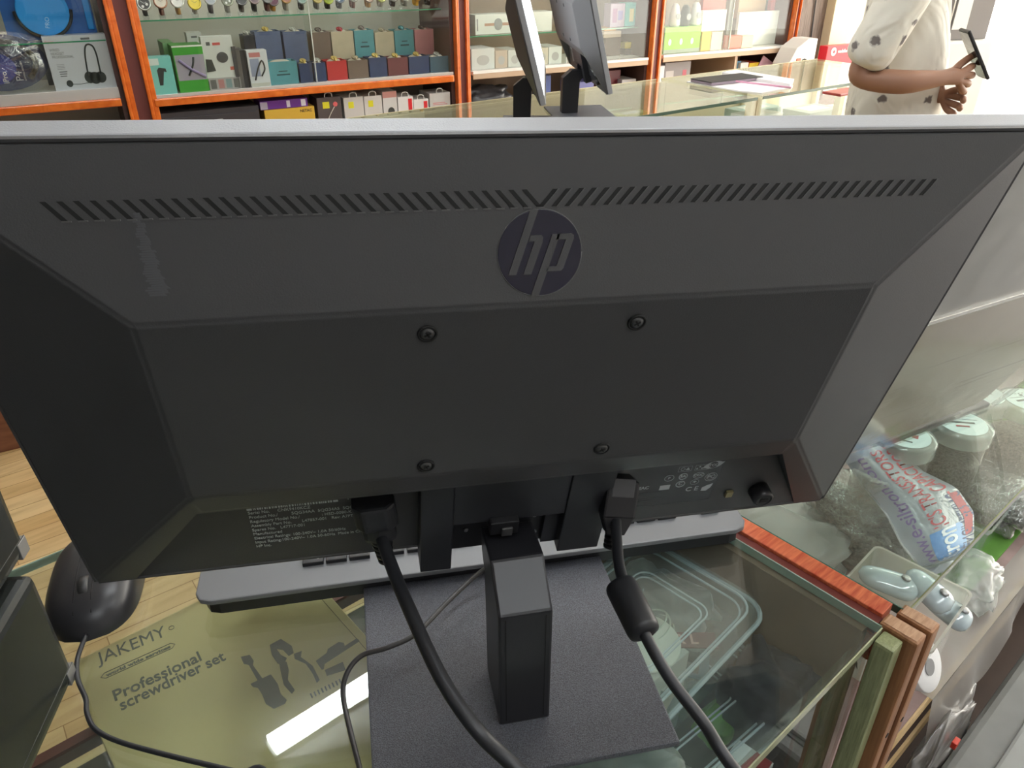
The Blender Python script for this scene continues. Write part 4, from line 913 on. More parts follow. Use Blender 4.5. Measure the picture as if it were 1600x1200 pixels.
so2 = slab(-0.33, 0.0, zl - 0.004, 0.36, 0.012, -0.006, 0.012, 0.01).link('upper_back', mat('silver_upper_shaded', (0.30, 0.30, 0.28), 0.3, 0.7), sl); so2.matrix_local = inv  # same silver back, its shade put into a darker grey
rg = M().box(-0.33, 0.0, -0.0145, -0.0095, zl - 0.0025, zl + 0.002, 0.0008).link('ridge_highlight', mat('ridge_highlight_metal', (0.9, 0.9, 0.88), 0.15, 0.9), sl); rg.matrix_local = inv  # pale bar stands in for the highlight where the facets meet
M().box(0.05, 0.22, 0.0, 0.16, 0.0005, 0.006, 0.002).link('stand_foot', plastic_black, sl)
M().box(0.10, 0.16, 0.09, 0.11, 0.006, 0.14, 0.003).link('stand_neck', plastic_black, sl)
from mathutils import noise as _n
fl_ = M().grid(lambda u, v: (-0.33 + 0.345 * u, -(0.006 + 0.012 * min(1, 0.36 * v / zl)) - 0.002 - 0.0005 * abs(_n.noise(Vector((u * 9, v * 7, 1)))) , -0.004 + 0.365 * v), 50, 40).link('wrapping_film', film('wrap_film', (0.97, 0.97, 0.96), 0.05, rough=0.1, wrinkle=0.05, wscale=9), sl, mods='open'); fl_.matrix_local = inv
fe_ = M().tube([(0.016, -0.006, -0.004), (0.022, -0.012, 0.05), (0.018, -0.017, 0.13), (0.021, -0.012, 0.22), (0.016, -0.004, 0.362)], 0.0025, 8, 8).link('film_fold', bag_clear, sl); fe_.matrix_local = inv

# ------------------------------------------------------------------ wall cabinets
def CB(m): return T3(WP.x, WP.y, 0) @ RZ(WA)
CM = CB(0)                                  # local x = w along the wall, y = into the cabinet, z up
DEP = 0.36
back_m = mat('cabinet_back', (0.60, 0.57, 0.50), 0.6); side_m = mat('cabinet_side', (0.10, 0.055, 0.05), 0.5)
shelf_green = mat('shelf_glass_edge', (0.05, 0.30, 0.16), 0.2, coat=1)
def orange_post(t, x0, x1):
    """dark flat post with two moulded orange edges"""
    w = (x1 - x0)
    p = M().box(x0 + w * 0.28, x1 - w * 0.30, -0.004, 0.02, 0.0, 2.2).link('post_face', maroon, t)
    for a, b in ((x0, x0 + w * 0.28), (x1 - w * 0.30, x1)):
        m = M(); q = (b - a); m.box(a, a + q * 0.42, -0.018, 0.02, 0, 2.2, 0.004); m.box(a + q * 0.42, b, -0.011, 0.02, 0, 2.2, 0.003); m.link('post_moulding', orange, p)
def cabinet(x0, x1, label, shelves, low=True, rail=True, zr=0.865, backm=None, em=9, th=0.0):
    t = thing('wall_cabinet', label, 'cabinet', mtx=CM, group=None)
    M().box(x0, x1, DEP, DEP + 0.015, 0.0, 2.2).link('back_panel', backm or back_m, t)
    M().box(x0, x0 + 0.016, 0.021, DEP, 0.0, 2.2).link('side_panel', side_m, t)
    M().box(x1 - 0.016, x1, 0.021, DEP, 0.0, 2.2).link('side_panel', side_m, t)
    M().box(x0, x1, 0.0, DEP + 0.015, 2.2, 2.26).link('top_board', maroon, t)
    M().box(x0 + 0.016, x1 - 0.016, 0.0, DEP, zr - 0.012, zr + 0.003).link('deck', white_m, t)
    if rail:
        M().box(x0 + 0.016, x1 - 0.016, -0.016, -0.001, zr - 0.034 - th, zr - 0.004 - th, 0.005).link('orange_rail', orange, t)
        M().box(x0 + 0.016, x1 - 0.016, -0.006, -0.0005, zr - 0.004 - th, zr + 0.008, 0.001).link('door_track', mat('aluminium_track', (0.62, 0.62, 0.60), 0.35, 0.4), t)
    else:
        M().box(x0 + 0.016, x1 - 0.016, -0.008, -0.0005, zr - 0.030, zr - 0.006, 0.002).link('deck_edge', mat('beige_edge', (0.50, 0.36, 0.25), 0.45), t)
        M().box(x0 + 0.016, x1 - 0.016, -0.009, -0.0005, zr - 0.006, zr + 0.006).link('door_track', white_m, t)
    for z, y0 in shelves:
        s = M().box(x0 + 0.017, x1 - 0.017, y0, DEP - 0.002, z - 0.005, z).link('glass_shelf', cab_glass, t)
        M().box(x0 + 0.017, x1 - 0.017, y0 - 0.001, y0 - 0.0002, z - 0.005, z).link('shelf_edge', shelf_green, s)
    M().box(x0 + 0.016, x1 - 0.016, 0.0, DEP, 0.60, 0.615).link('lower_deck', side_m, t)
    M().box(x0 + 0.03, x1 - 0.03, 0.05, 0.08, 2.16, 2.195).link('added_strip_light', mat('added_strip_light_%d' % em, (1, 0.97, 0.9), 0.4, emit=em), t)  # unseen strip added to brighten the goods in the cabinet
    gx = (x0 + x1) / 2
    M().box(x0 + 0.018, gx + 0.012, 0.008, 0.012, zr + 0.008, 2.19).link('glass_door', cab_glass, t)
    M().box(gx - 0.012, x1 - 0.018, 0.014, 0.018, zr + 0.008, 2.19).link('glass_door', cab_glass, t)
    M().box(gx + 0.010, gx + 0.0135, 0.0065, 0.0135, zr + 0.008, 2.19).link('door_edge', mat('pale_door_edge', (0.62, 0.66, 0.60), 0.2), t)
    return t
c0 = cabinet(-1.35, -0.112, 'wall cabinet of packaged headsets at the far left', [(1.075, 0.03), (1.34, 0.03)], zr=0.905, th=0.026)
c1 = cabinet(-0.030, 1.284, 'wall cabinet with wristwatches above coloured gift boxes', [(1.128, 0.10), (1.42, 0.10)])
c2 = cabinet(1.352, 2.396, 'wall cabinet with white boxed goods behind the two distant monitors', [(1.005, 0.10), (1.30, 0.10)], rail=False, zr=0.862, em=2, backm=mat('tan_back', (0.30, 0.22, 0.16), 0.6))
c3 = cabinet(2.462, 3.392, 'wall cabinet with lime green carton and white folders near the right', [(1.30, 0.10)], rail=False, zr=0.868, em=2, backm=mat('cream_back', (0.42, 0.33, 0.25), 0.6))
M().box(3.0, 3.008, 0.0, 0.02, 0.615, 0.842).box(2.99, 3.006, 0.0, DEP, 0.615, 0.845).link('lower_divider', mat('beige_edge', (0, 0, 0)), c3)
orange_post(c1, -0.111, -0.001); orange_post(c1, 1.284, 1.354); orange_post(c2, 2.394, 2.462); orange_post(c3, 3.388, 3.432)
struct(M().box(-2.4, 5.2, DEP + 0.02, DEP + 0.08, 0, RZ1, mtx=None).xf(CM).link('wall_back', wall_m))
# projecting plinth in front of the left cabinets
pb = G(20, 703, 0); pv = CM.inverted() @ pb
pn = thing('low_plinth', 'long brown plinth along the floor below the left wall cabinet', 'plinth', mtx=CM)
M().box(-1.6, 1.0, pv.y, -0.03, 0.001, 0.17).link('plinth_box', wood('plinth_brown', (0.16, 0.055, 0.03), (0.24, 0.10, 0.055), (1, 8, 8), 0.45), pn)
gp = thing('goods_packet', 'mauve patterned packet on the plinth at the left edge', 'packet', mtx=CM @ T3((CM.inverted() @ G(2, 645, 0.2)).x, pv.y + 0.12, 0.17))
M().box(-0.30, 0.12, -0.08, 0.1, 0.0005, 0.05, 0.006).link('packet', mat('mauve_foil', (0.32, 0.14, 0.17), 0.3, col2=(0.55, 0.38, 0.38), nscale=30), gp)

def Wt(px, py, dep):
    """cabinet coordinates (w, z) of a pixel at depth dep behind the cabinet front"""
    return WL(px, py, -dep)
def cthing(name, label, cat, w, dep, z, group=None, rz=0): return thing(name, label, cat, mtx=CM @ T3(w, dep, z) @ RZ(rz), group=group)

# ---- headset packages, left cabinet
z0 = 0.9082
w0, _ = Wt(90, 150, .03); w1, _ = Wt(186, 145, .03); _, zt = Wt(120, 55, .03)
hp_ = cthing('headset_box', 'white wired headset carton with a black headset printed on it', 'box', (w0 + w1) / 2, 0.05, z0)
bw_ = (w1 - w0) / 2; H_ = zt - z0
hb_ = M().box(-bw_, bw_, -0.02, 0.05, 0.0005, H_, 0.001).link('carton', mat('silver_white_card', (0.62, 0.64, 0.70), 0.4), hp_)
q = M(); K = bw_ * 2 / 690.0                # source drawing: x 520..1210 of the zoomed box, y 380..1010
def HB(x, y): return ((x - 865) * K, (1010 - y) * H_ / 640.0)
q.tube([(a, -0.0205, b) for a, b in [HB(915, 850), HB(925, 700), HB(940, 580), HB(965, 500), HB(1005, 480), HB(1045, 510), HB(1062, 600), HB(1060, 720), HB(1058, 830)]], 0.0028, 8, 6)
for cx, cy, rx, ry in ((925, 870, 58, 68), (1050, 875, 60, 66), (985, 880, 70, 70), (690, 928, 36, 40)):
    a, b = HB(cx, cy); q.prism([(a + rx * K * math.cos(t * PI / 10), b + ry * K * math.sin(t * PI / 10)) for t in range(20)], -0.0212, -0.0201, 'y')
q.tube([(a, -0.0205, b) for a, b in [HB(710, 935), HB(800, 942), HB(900, 932)]], 0.0009, 6, 4)
q.link('headset_picture', mat('picture_black', (0.045, 0.05, 0.05), 0.5), hb_)
tx = M()
for s, x, y, sz, b_ in (('WIRED', 565, 530, .013, .0001), ('HEADSET', 570, 572, .013, .0001), ('PROFESSIONAL', 575, 612, .013, .0001)):
    a, b = HB(x, y); merge(tx, text_bm(s, sz, 0.0001, 'LEFT', sx=0.8), T3(a, -0.0203, b) @ FRONT)
for k in range(4):
    a, b = HB(600, 700 + k * 18); tx.box(a, a + 0.025, -0.0204, -0.0201, b, b + 0.001)
for k in range(3):
    a, b = HB(610, 790 + k * 26); tx.box(a, a + 0.026 - k * .002, -0.0204, -0.0201, b, b + 0.003)
a, b = HB(930, 425); tx.box(a, a + 0.03, -0.0204, -0.0201, b, b + 0.007)
tx.link('box_lettering', mat('grey_print', (0.14, 0.14, 0.15), 0.5), hb_)
a, b = HB(535, 435); text_bm('iSmart', 0.011, 0.0001, 'LEFT').xf(T3(a, -0.0203, b) @ FRONT).link('brand_lettering', mat('coral_print', (0.7, 0.12, 0.12), 0.5), hb_)

w0, _ = Wt(-70, 140, .03); w1, _ = Wt(88, 130, .03); _, zt = Wt(40, 48, .03)
pp = cthing('headset_pack', 'round dark blue headset bag with white lettering, bottom left of the left cabinet', 'packet', (w0 + w1) / 2, 0.06, z0)
bw_ = (w1 - w0) / 2; H_ = zt - z0
def blist(u, v):
    a = 2 * PI * u; k = v; sg = lambda q, e: (1 if q > 0 else -1) * abs(q) ** e
    return (bw_ * k * sg(math.cos(a), .7), -0.045 * (1 - k ** 3) - 0.002 + 0.004 * math.sin(9 * a) * k, H_ / 2 + H_ / 2 * k * sg(math.sin(a), .7))
bl = M().grid(blist, 48, 10); bl.link('pack_film', film('blister', (0.9, 0.92, 0.97), 0.16, body=0.05, rough=0.06, wrinkle=0.9, wscale=18), pp)
cd = M().prism([(bw_ * .95 * math.cos(t * PI / 12), H_ / 2 + H_ * .46 * math.sin(t * PI / 12)) for t in range(24)], 0.002, 0.008, 'y').link('backing_card', mat('blue_card', (0.02, 0.035, 0.12), 0.4), pp)
M().prism([(-0.03 + 0.075 * math.cos(t * PI / 12), H_ * .42 + 0.055 * math.sin(t * PI / 12)) for t in range(24)], -0.003, 0.001, 'y').link('logo_patch', mat('royal_blue', (0.03, 0.06, 0.38), 0.35), cd)
M().tube([(bw_ * .7 * math.cos(t * PI / 12), -0.012, H_ / 2 + H_ * .36 * math.sin(t * PI / 12)) for t in range(-3, 17)], 0.009, 10, 3).link('headset_band', black, cd)
lt = M(); 
a1_ = WL(8, 122, -.03)[0] - (w0 + w1) / 2
merge(lt, text_bm('iPro', 0.024, 0.0002, 'LEFT', bold=.0003), T3(a1_, -0.0045, 0.035) @ FRONT @ RZ(PI / 2)); merge(lt, text_bm('P4', 0.034, 0.0002, 'LEFT'), T3(a1_ + 0.045, -0.0045, 0.04) @ FRONT @ RZ(PI / 2)); merge(lt, text_bm('GAMING HEADSET', 0.008, 0.0002, 'LEFT'), T3(a1_ + 0.062, -0.0045, 0.04) @ FRONT @ RZ(PI / 2))
lt.link('pack_lettering', white, cd)
# upper blue pack
w0, _ = Wt(6, 40, .04); w1, _ = Wt(150, 35, .04)
z1 = 1.0755
up = cthing('headset_pack', 'bright blue headset pack standing on the upper glass shelf of the left cabinet', 'packet', (w0 + w1) / 2, 0.10, z1)
bw_ = (w1 - w0) / 2
M().box(-bw_, bw_, 0.0, 0.006, 0.0005, 0.22, 0.001).link('backing_card', mat('azure_card', (0.02, 0.12, 0.42), 0.35), up)
M().prism([(-0.015 + 0.085 * math.cos(t * PI / 14), 0.10 + 0.083 * math.sin(t * PI / 14)) for t in range(28)], -0.03, -0.001, 'y', 0.004).link('blue_tray', mat('bright_azure', (0.02, 0.30, 0.80), 0.35), up)
M().tube([(-0.015 + 0.09 * math.cos(t * PI / 12), -0.02, 0.10 + 0.088 * math.sin(t * PI / 12)) for t in range(12, 25)], 0.006, 10, 3).link('headset_band', black, up)
M().box(bw_ - 0.028, bw_ - 0.006, -0.012, -0.001, 0.03, 0.20, 0.004).link('blue_tab', mat('bright_azure', (0, 0, 0)), up)
text_bm('PRO', 0.02, 0.0002).xf(T3(-0.01, -0.0305, 0.06) @ FRONT @ RZ(R(80))).link('pack_lettering', mat('pale_blue_ink', (0.4, 0.6, 0.85), 0.5), up)
cthing('blank_card', 'grey shop card hanging behind the headset carton', 'card', Wt(85, 80, .2)[0], 0.20, z0)
bc = bpy.context.scene.collection.objects[-1]
M().box(-0.05, 0.05, 0, 0.002, 0.0005, 0.155).link('card', mat('grey_card', (0.28, 0.28, 0.28), 0.6), bc)

# ---- cartons at the left of the watch cabinet
zc = 0.8685
def carton(px0, px1, pyb, pyt, dep, d, label, col, z=zc, cat='box', name='retail_box', group=None, deco=None, rz=0, rough=0.45):
    w0, _ = Wt(px0, pyb, dep); w1, _ = Wt(px1, pyb, dep); _, zt = Wt((px0 + px1) / 2, pyt, dep)
    t = cthing(name, label, cat, (w0 + w1) / 2, dep, z, group, rz); hw = (w1 - w0) / 2; h = max(0.03, zt - z)
    M().box(-hw, hw, 0, d, 0.0005, h, 0.0012).link('carton', mat('card_%02x%02x%02x' % tuple(int(c * 255) for c in col), col, rough), t)
    if deco: deco(t, hw, h)
    return t
def patch(t, x0, x1, z0_, z1_, col, name='print', d=0.0006):
    return M().box(x0, x1, -d, -0.0001, z0_, z1_).link(name, mat('ink_%02x%02x%02x' % tuple(int(c * 255) for c in col), col, 0.45), t)
def hanger(t, hw, h, col=(0.75, 0.75, 0.72), x=0):
    m = M(); m.tube([(x - 0.016, 0.004, h), (x - 0.014, 0.004, h + 0.014), (x, 0.004, h + 0.019), (x + 0.014, 0.004, h + 0.014), (x + 0.016, 0.004, h)], 0.0022, 6, 4)
    m.link('hang_tab', mat('tab_card', col, 0.5), t)
def d_teal(t, hw, h):
    patch(t, -hw + .004, 0.0, h - 0.03, h - .006, (0.65, 0.80, 0.80), 'label')
    M().prism([(-.012, .035), (.0, .035), (.012, .085), (.022, .082), (.02, .095), (-.004, .10), (-.012, .09)], -.0008, -.0002, 'y').link('cable_picture', mat('picture_black', (0, 0, 0)), t)
carton(238, 278, 146, 88, 0.02, 0.05, 'mint teal carton with a black adapter picture, leftmost in the watch cabinet', (0.22, 0.62, 0.58), deco=d_teal)
def d_green(t, hw, h):
    patch(t, -hw + .004, hw - .001, h * .26, h * .80, (0.40, 0.36, 0.44), 'picture_panel')
    M().tube([(-hw * .7, -.001, h * .70), (0, -.001, h * .50), (hw * .9, -.001, h * .32)], .006, 6, 3).link('pole_picture', mat('mauve_print', (0.30, 0.24, 0.42), 0.4), t)
    M().tube([(-hw * .2, -.0012, h * .36), (0.01, -.0012, h * .58), (hw * .3, -.0012, h * .75)], .004, 6, 3).link('clamp_picture', mat('picture_black', (0, 0, 0)), t)
    patch(t, -hw, hw, h * .965, h, (0.8, 0.82, 0.78), 'top_band')
carton(281, 328, 140, 70, 0.03, 0.11, 'bright green carton with a mauve tripod picture', (0.06, 0.36, 0.04), deco=d_green)
carton(268, 285, 138, 66, 0.16, 0.15, 'pale green carton tucked behind the bright green one', (0.20, 0.40, 0.18))
def d_ear(t, hw, h):
    M().prism([(0.012 + .022 * math.cos(k * PI / 10), h * .52 + .020 * math.sin(k * PI / 10)) for k in range(20)], -.0015, -.0002, 'y').link('speaker_picture', mat('dark_grey_print', (0.08, 0.08, 0.09), 0.4), t)
    patch(t, -hw * .7, -hw * .45, h * .80, h * .88, (0.1, 0.1, 0.1)); patch(t, -hw * .3, hw * .2, h * .80, h * .86, (0.6, 0.1, 0.1)); patch(t, hw * .6, hw * .95, h * .22, h * .30, (0.6, 0.15, 0.12))
    M().prism([(-hw * .95, h * .2), (-hw * .35, h * .22), (-hw * .5, h * .48), (-hw * .9, h * .5)], -.0012, -.0002, 'y').link('foot_picture', mat('picture_black', (0, 0, 0)), t)
carton(324, 372, 122, 56, 0.035, 0.04, 'white carton with a round dark speaker picture, raised above the small cartons', (0.66, 0.68, 0.66), z=zc + 0.036, deco=d_ear)
carton(328, 378, 137, 121, 0.03, 0.06, 'flat carton with small dark pictures under the white speaker carton', (0.40, 0.38, 0.38), deco=lambda t, hw, h: [patch(t, -hw * .9 + k * .03, -hw * .9 + k * .03 + .022, .006, h - .006, ((.12, .12, .12), (.45, .2, .2), (.2, .3, .32))[k % 3]) for k in range(4)])
carton(303, 326, 118, 50, 0.16, 0.05, 'white hanging carton with grey lettering behind the speaker carton', (0.62, 0.62, 0.60), z=zc, deco=lambda t, hw, h: patch(t, -hw * .4, hw * .4, h - .02, h - .013, (0.15, 0.15, 0.15)))
for k, (a, b) in enumerate(((371, 377), (377, 383), (383, 391))):
    carton(a, b, 134, 72 + k * 3, 0.03, 0.11, 'narrow dark packet between the white cartons, ' + ('leftmost of the three', 'middle one', 'rightmost of the three')[k], ((.05, .05, .06), (.12, .11, .11), (.03, .03, .04))[k], group='upright dark packets')
def d_cab(t, hw, h):
    patch(t, -hw * .8, hw * .3, h * .82, h * .94, (0.55, 0.2, 0.2)); patch(t, -hw * .95, hw * .95, h * .02, h * .12, (0.55, 0.55, 0.5))
    M().tube([(-hw * .5, -.001, h * .2), (-hw * .1, -.001, h * .5), (hw * .4, -.001, h * .72), (hw * .6, -.001, h * .5), (hw * .2, -.001, h * .3)], .003, 6, 4).link('cable_picture', mat('picture_black', (0, 0, 0)), t)
    patch(t, -hw * .8, hw * .1, h * .30, h * .78, (0.30, 0.34, 0.48))
carton(393, 424, 134, 78, 0.02, 0.05, 'white and blue cable carton standing before the teal gift box', (0.68, 0.70, 0.74), deco=d_cab)

# ---- gift boxes (watch cubes)
def cube(px0, px1, pyb, pyt, dep, col, label, z, lidc=None):
    w0, _ = Wt(px0, (pyb + pyt) / 2, dep); w1, _ = Wt(px1, (pyb + pyt) / 2, dep); _, zt = Wt((px0 + px1) / 2, pyt, dep)
    t = cthing('gift_box', label, 'box', (w0 + w1) / 2, dep, z, 'square watch gift boxes'); hw = (w1 - w0) / 2 - 0.001; h = zt - z
    cm_ = mat('box_%02x%02x%02x' % tuple(int(c * 255) for c in col), col, 0.5, noise=0.06, nscale=20)
    m = M(); W2 = 0.003
    m.box(-hw, hw, 0, W2, 0.0005, h).box(-hw, hw, 0.075, 0.078, 0.0005, h).box(-hw, -hw + W2, W2, 0.075, 0.0005, h).box(hw - W2, hw, W2, 0.075, 0.0005, h).box(-hw + W2, hw - W2, W2, 0.075, 0.0005, 0.004)
    m.link('box_walls', cm_, t)
    cu = M().grid(lambda u, v: ((u - .5) * 1.7 * hw, 0.006 + 0.066 * v, h - 0.016 + 0.020 * math.sin(PI * v) * (1 - (2 * u - 1) ** 4)), 10, 10)
    cu.link('cushion', mat('cream_cushion', (0.55, 0.50, 0.42), 0.7), t)
    return t, hw, h
def strap_watch(w, dep, z, label, facec, strapc, group, r=0.018):
    t = cthing('wristwatch', label, 'watch', w, dep, z, group)
    M().tube([(0, 0.026 * math.cos(a), 0.002 + 0.010 * math.sin(a)) for a in [PI * k / 8 for k in range(9)]], 0.0045, 8, 3).link('strap', mat('strap_%02x%02x%02x' % tuple(int(c * 255) for c in strapc), strapc, 0.3, 0.6 if strapc[0] > .4 else 0), t)
    M().lathe([(r, 0), (r * 1.05, 0.003), (r * .92, 0.006), (r * .85, 0.0062)], 24, mtx=T3(0, -0.002, 0.009) @ Matrix.Rotation(R(25), 4, 'X')).link('case', mat('case_%02x%02x%02x' % tuple(int(c * 255) for c in facec), facec, 0.25, 0.5), t)
    return t
zs = zc + 0.0
slate = (0.10, 0.13, 0.24); teal = (0.09, 0.30, 0.35); beige = (0.52, 0.45, 0.33); navy = (0.028, 0.05, 0.14); pink = (0.50, 0.20, 0.22); brown = (0.17, 0.12, 0.10)
st = thing('display_step', 'low grey riser board behind the front row of gift boxes', 'riser', mtx=CM)
M().box(0.43, 1.26, 0.155, 0.30, zc + 0.0002, zc + 0.062).link('riser', mat('riser_grey', (0.25, 0.24, 0.22), 0.5), st)
zb = zc + 0.0625
gold_c, steel_c, red_c = (0.75, 0.55, 0.18), (0.55, 0.55, 0.53), (0.5, 0.02, 0.04)
back = [(380, 398, 70, 55, (0.02, 0.02, 0.03), 'black gift box at the left end of the rear row, partly hidden', steel_c), (399, 440, 82, 49, slate, 'slate blue gift box with a gold clasp, rear row', gold_c), (443, 481, 82, 49, slate, 'slate blue gift box left of the pale door edge, rear row', steel_c), (487, 517, 82, 50, brown, 'grey brown gift box just right of the pale door edge, rear row', brown),
        (518, 553, 82, 49, beige, 'beige gift box with a red strap showing on top', red_c), (554, 585, 82, 47, teal, 'teal printed gift box between the two beige ones', brown), (586, 616, 82, 50, beige, 'beige gift box right of the printed teal one', beige), (617, 647, 82, 47, teal, 'teal gift box left of the pink one, rear row', teal), (648, 678, 78, 46, pink, 'pink gift box at the right end of the rear row', brown)]
front = [(419, 466, 131, 96, teal, 'large open teal gift box with dark print, front row', None), (468, 489, 129, 99, navy, 'navy gift box with gold bracelets, right after the open teal box', gold_c), (491, 510, 128, 98, navy, 'navy gift box behind the pale door edge, front row', steel_c), (511, 543, 126, 95, (0.52, 0.03, 0.035), 'red gift box in the front row', gold_c), (544, 576, 124, 94, brown, 'grey brown gift box right of the red one, front row', beige),
         (577, 605, 121, 90, navy, 'navy gift box with two gold straps left of the maroon one', gold_c), (606, 638, 118, 90, (0.16, 0.04, 0.05), 'maroon gift box in the front row', gold_c), (639, 671, 116, 88, navy, 'navy gift box with a gold buckle right of the maroon one', gold_c), (672, 702, 114, 88, (0.06, 0.12, 0.18), 'dim blue gift box at the right end of the front row', steel_c)]
for rows, dep, z in ((back, 0.165, zb), (front, 0.045, zc)):
    for a, b, pb_, pt, col, lb, wc in rows:
        t, hw, h = cube(a, b, pb_, pt, dep, col, lb, z)
        if col == teal:
            patch(t, -hw * .45, hw * .45, h * .40, h * .46, (0.02, 0.06, 0.08)); patch(t, -hw * .3, hw * .3, h * .56, h * .60, (0.02, 0.06, 0.08))
        if wc:
            p = (t.matrix_world.translation - WP); wv = p.dot(WW)
            strap_watch(wv, dep + 0.036, z + h - 0.004, 'watch on the ' + lb.split(',')[0], wc, wc, 'watches lying in the gift boxes', 0.014)

# ---- watches on C-stands along the upper shelf
fc = [(0.02, 0.02, 0.025), (0.75, 0.70, 0.62), (0.80, 0.80, 0.80), (0.85, 0.65, 0.03), (0.35, 0.38, 0.45), (0.16, 0.17, 0.12), (0.10, 0.11, 0.12), (0.14, 0.10, 0.12), (0.25, 0.25, 0.25), (0.16, 0.06, 0.10), (0.45, 0.22, 0.18), (0.30, 0.42, 0.42), (0.45, 0.38, 0.15), (0.25, 0.32, 0.03), (0.04, 0.08, 0.15), (0.20, 0.20, 0.20), (0.40, 0.30, 0.25), (0.32, 0.34, 0.12), (0.18, 0.18, 0.18), (0.60, 0.62, 0.62), (0.75, 0.40, 0.03), (0.10, 0.09, 0.10), (0.78, 0.80, 0.78), (0.1, 0.1, 0.12)]
rc_ = [(0.65, 0.67, 0.67), (0.55, 0.28, 0.20), (0.70, 0.70, 0.66), (0.80, 0.60, 0.05), (0.65, 0.67, 0.70), (0.40, 0.42, 0.32), (0.22, 0.22, 0.24), (0.45, 0.36, 0.36), (0.3, 0.3, 0.3), (0.30, 0.24, 0.26), (0.75, 0.48, 0.20), (0.6, 0.66, 0.66), (0.6, 0.5, 0.2), (0.5, 0.6, 0.1), (0.3, 0.34, 0.38), (0.5, 0.5, 0.48), (0.45, 0.36, 0.3), (0.6, 0.62, 0.25), (0.35, 0.35, 0.33), (0.75, 0.76, 0.74), (0.80, 0.42, 0.02), (0.25, 0.2, 0.2), (0.72, 0.74, 0.7), (0.3, 0.3, 0.3)]
names = ['black chronograph with a silver rim', 'white dial with a rose rim', 'white dial with a silver square case', 'all yellow dial', 'silver blue dial', 'olive dial', 'charcoal dial', 'dark plum dial', 'grey dial', 'wine dial with a steel case', 'copper dial with a gold case', 'pale aqua dial', 'gold dial', 'lime dial', 'navy dial', 'grey steel dial', 'tan dial', 'yellow-green dial', 'dull grey dial', 'white steel dial', 'orange gold dial', 'black dial', 'white round dial', 'dim dark dial']
wx = [(217 + 12, 8), (254, 4), (281, 3), (307, 7), (332, 0), (358, 2), (380, 1), (398, 0), (404 + 8, -4), (423 - 5, 0), (429, 0), (450, -2), (473, -1), (497, -3), (513, -1), (532, -3), (551, -4), (578, -4), (596, -3), (616, -3), (633, 2), (652, -4), (671, -4), (690, -5)]
wx = [(229, 6), (255, 3), (281, 2), (307, 6), (332, -1), (358, 1), (380, 0), (400, -2), (404 + 16, -3), (429, 1), (449, -3), (473, -2), (497, -3), (514, 0), (532, -3), (553, -5), (577, -4), (596, -3), (615, -4), (633, 1), (651, -5), (669, -4), (688, -6)]
zw = 1.1285; wd = 0.13
for k, (px, py) in enumerate(wx):
    w, _ = Wt(px, 30, wd)
    _, z = Wt(px, py, wd - 0.03); h = max(0.052, z - zw)
    t = cthing('wristwatch', 'wristwatch with ' + names[k] + ' on the glass shelf', 'watch', w, wd, zw, 'wristwatches on the glass shelf')
    M().box(-0.011, 0.011, -0.004, 0.034, 0.0005, 0.015, 0.001).link('acrylic_foot', film('acrylic', (0.93, 0.95, 0.95), 0.10, body=0.20, bodycol=(0.7, 0.72, 0.7), rough=0.05), t)
    sc_ = [(0.03, 0.03, 0.03), (0.14, 0.06, 0.05), (0.35, 0.18, 0.04), (0.30, 0.28, 0.24), (0.03, 0.025, 0.03), (0.20, 0.19, 0.17), (0.06, 0.05, 0.04)][k % 7]
    if k == 20: sc_ = (0.65, 0.33, 0.02)
    M().tube([(0, -0.010, 0.014), (0, -0.014, h * .5), (0, -0.014, h), (0, -0.002, h + 0.028), (0, 0.018, h + 0.016), (0, 0.024, h * .5), (0, 0.012, 0.016)], 0.0052, 8, 4).xf(Matrix.Diagonal((1.5, 1, 1, 1))).link('strap', mat('wstrap_%d' % (k % 7) if k != 20 else 'wstrap_gold', sc_, 0.35), t)
    rr_ = 0.0245 if k < 4 else 0.0215
    mt = T3(0, -0.019, h) @ Matrix.Rotation(R(72), 4, 'X')
    cs_ = M().lathe([(rr_, -0.003), (rr_ * 1.05, 0.002), (rr_ * 0.95, 0.006), (rr_ * .84, 0.0062), (rr_ * .82, 0.0045)], 28, mtx=mt).link('case', mat('rim_%d' % k, rc_[k], 0.25, 0.6), t)
    M().lathe([(rr_ * .83, 0.0045), (rr_ * .83, 0.005)], 28, mtx=mt).link('dial', mat('dial_%d' % k, fc[k], 0.35), cs_)
    hd = M().box(-0.0005, 0.0005, 0, rr_ * .6, 0.0052, 0.0056, mtx=mt @ RZ(0.9)).box(-0.0005, 0.0005, 0, rr_ * .42, 0.0052, 0.0056, mtx=mt @ RZ(-1.1))
    if k in (0, 5, 14): hd.cyl((rr_ * .38, -rr_ * .15, 0.0052), rr_ * .2, 0.0003, 14, mtx=mt).cyl((-rr_ * .25, -rr_ * .45, 0.0052), rr_ * .2, 0.0003, 14, mtx=mt)
    hd.link('hands', white if fc[k][0] < .4 else black, cs_)

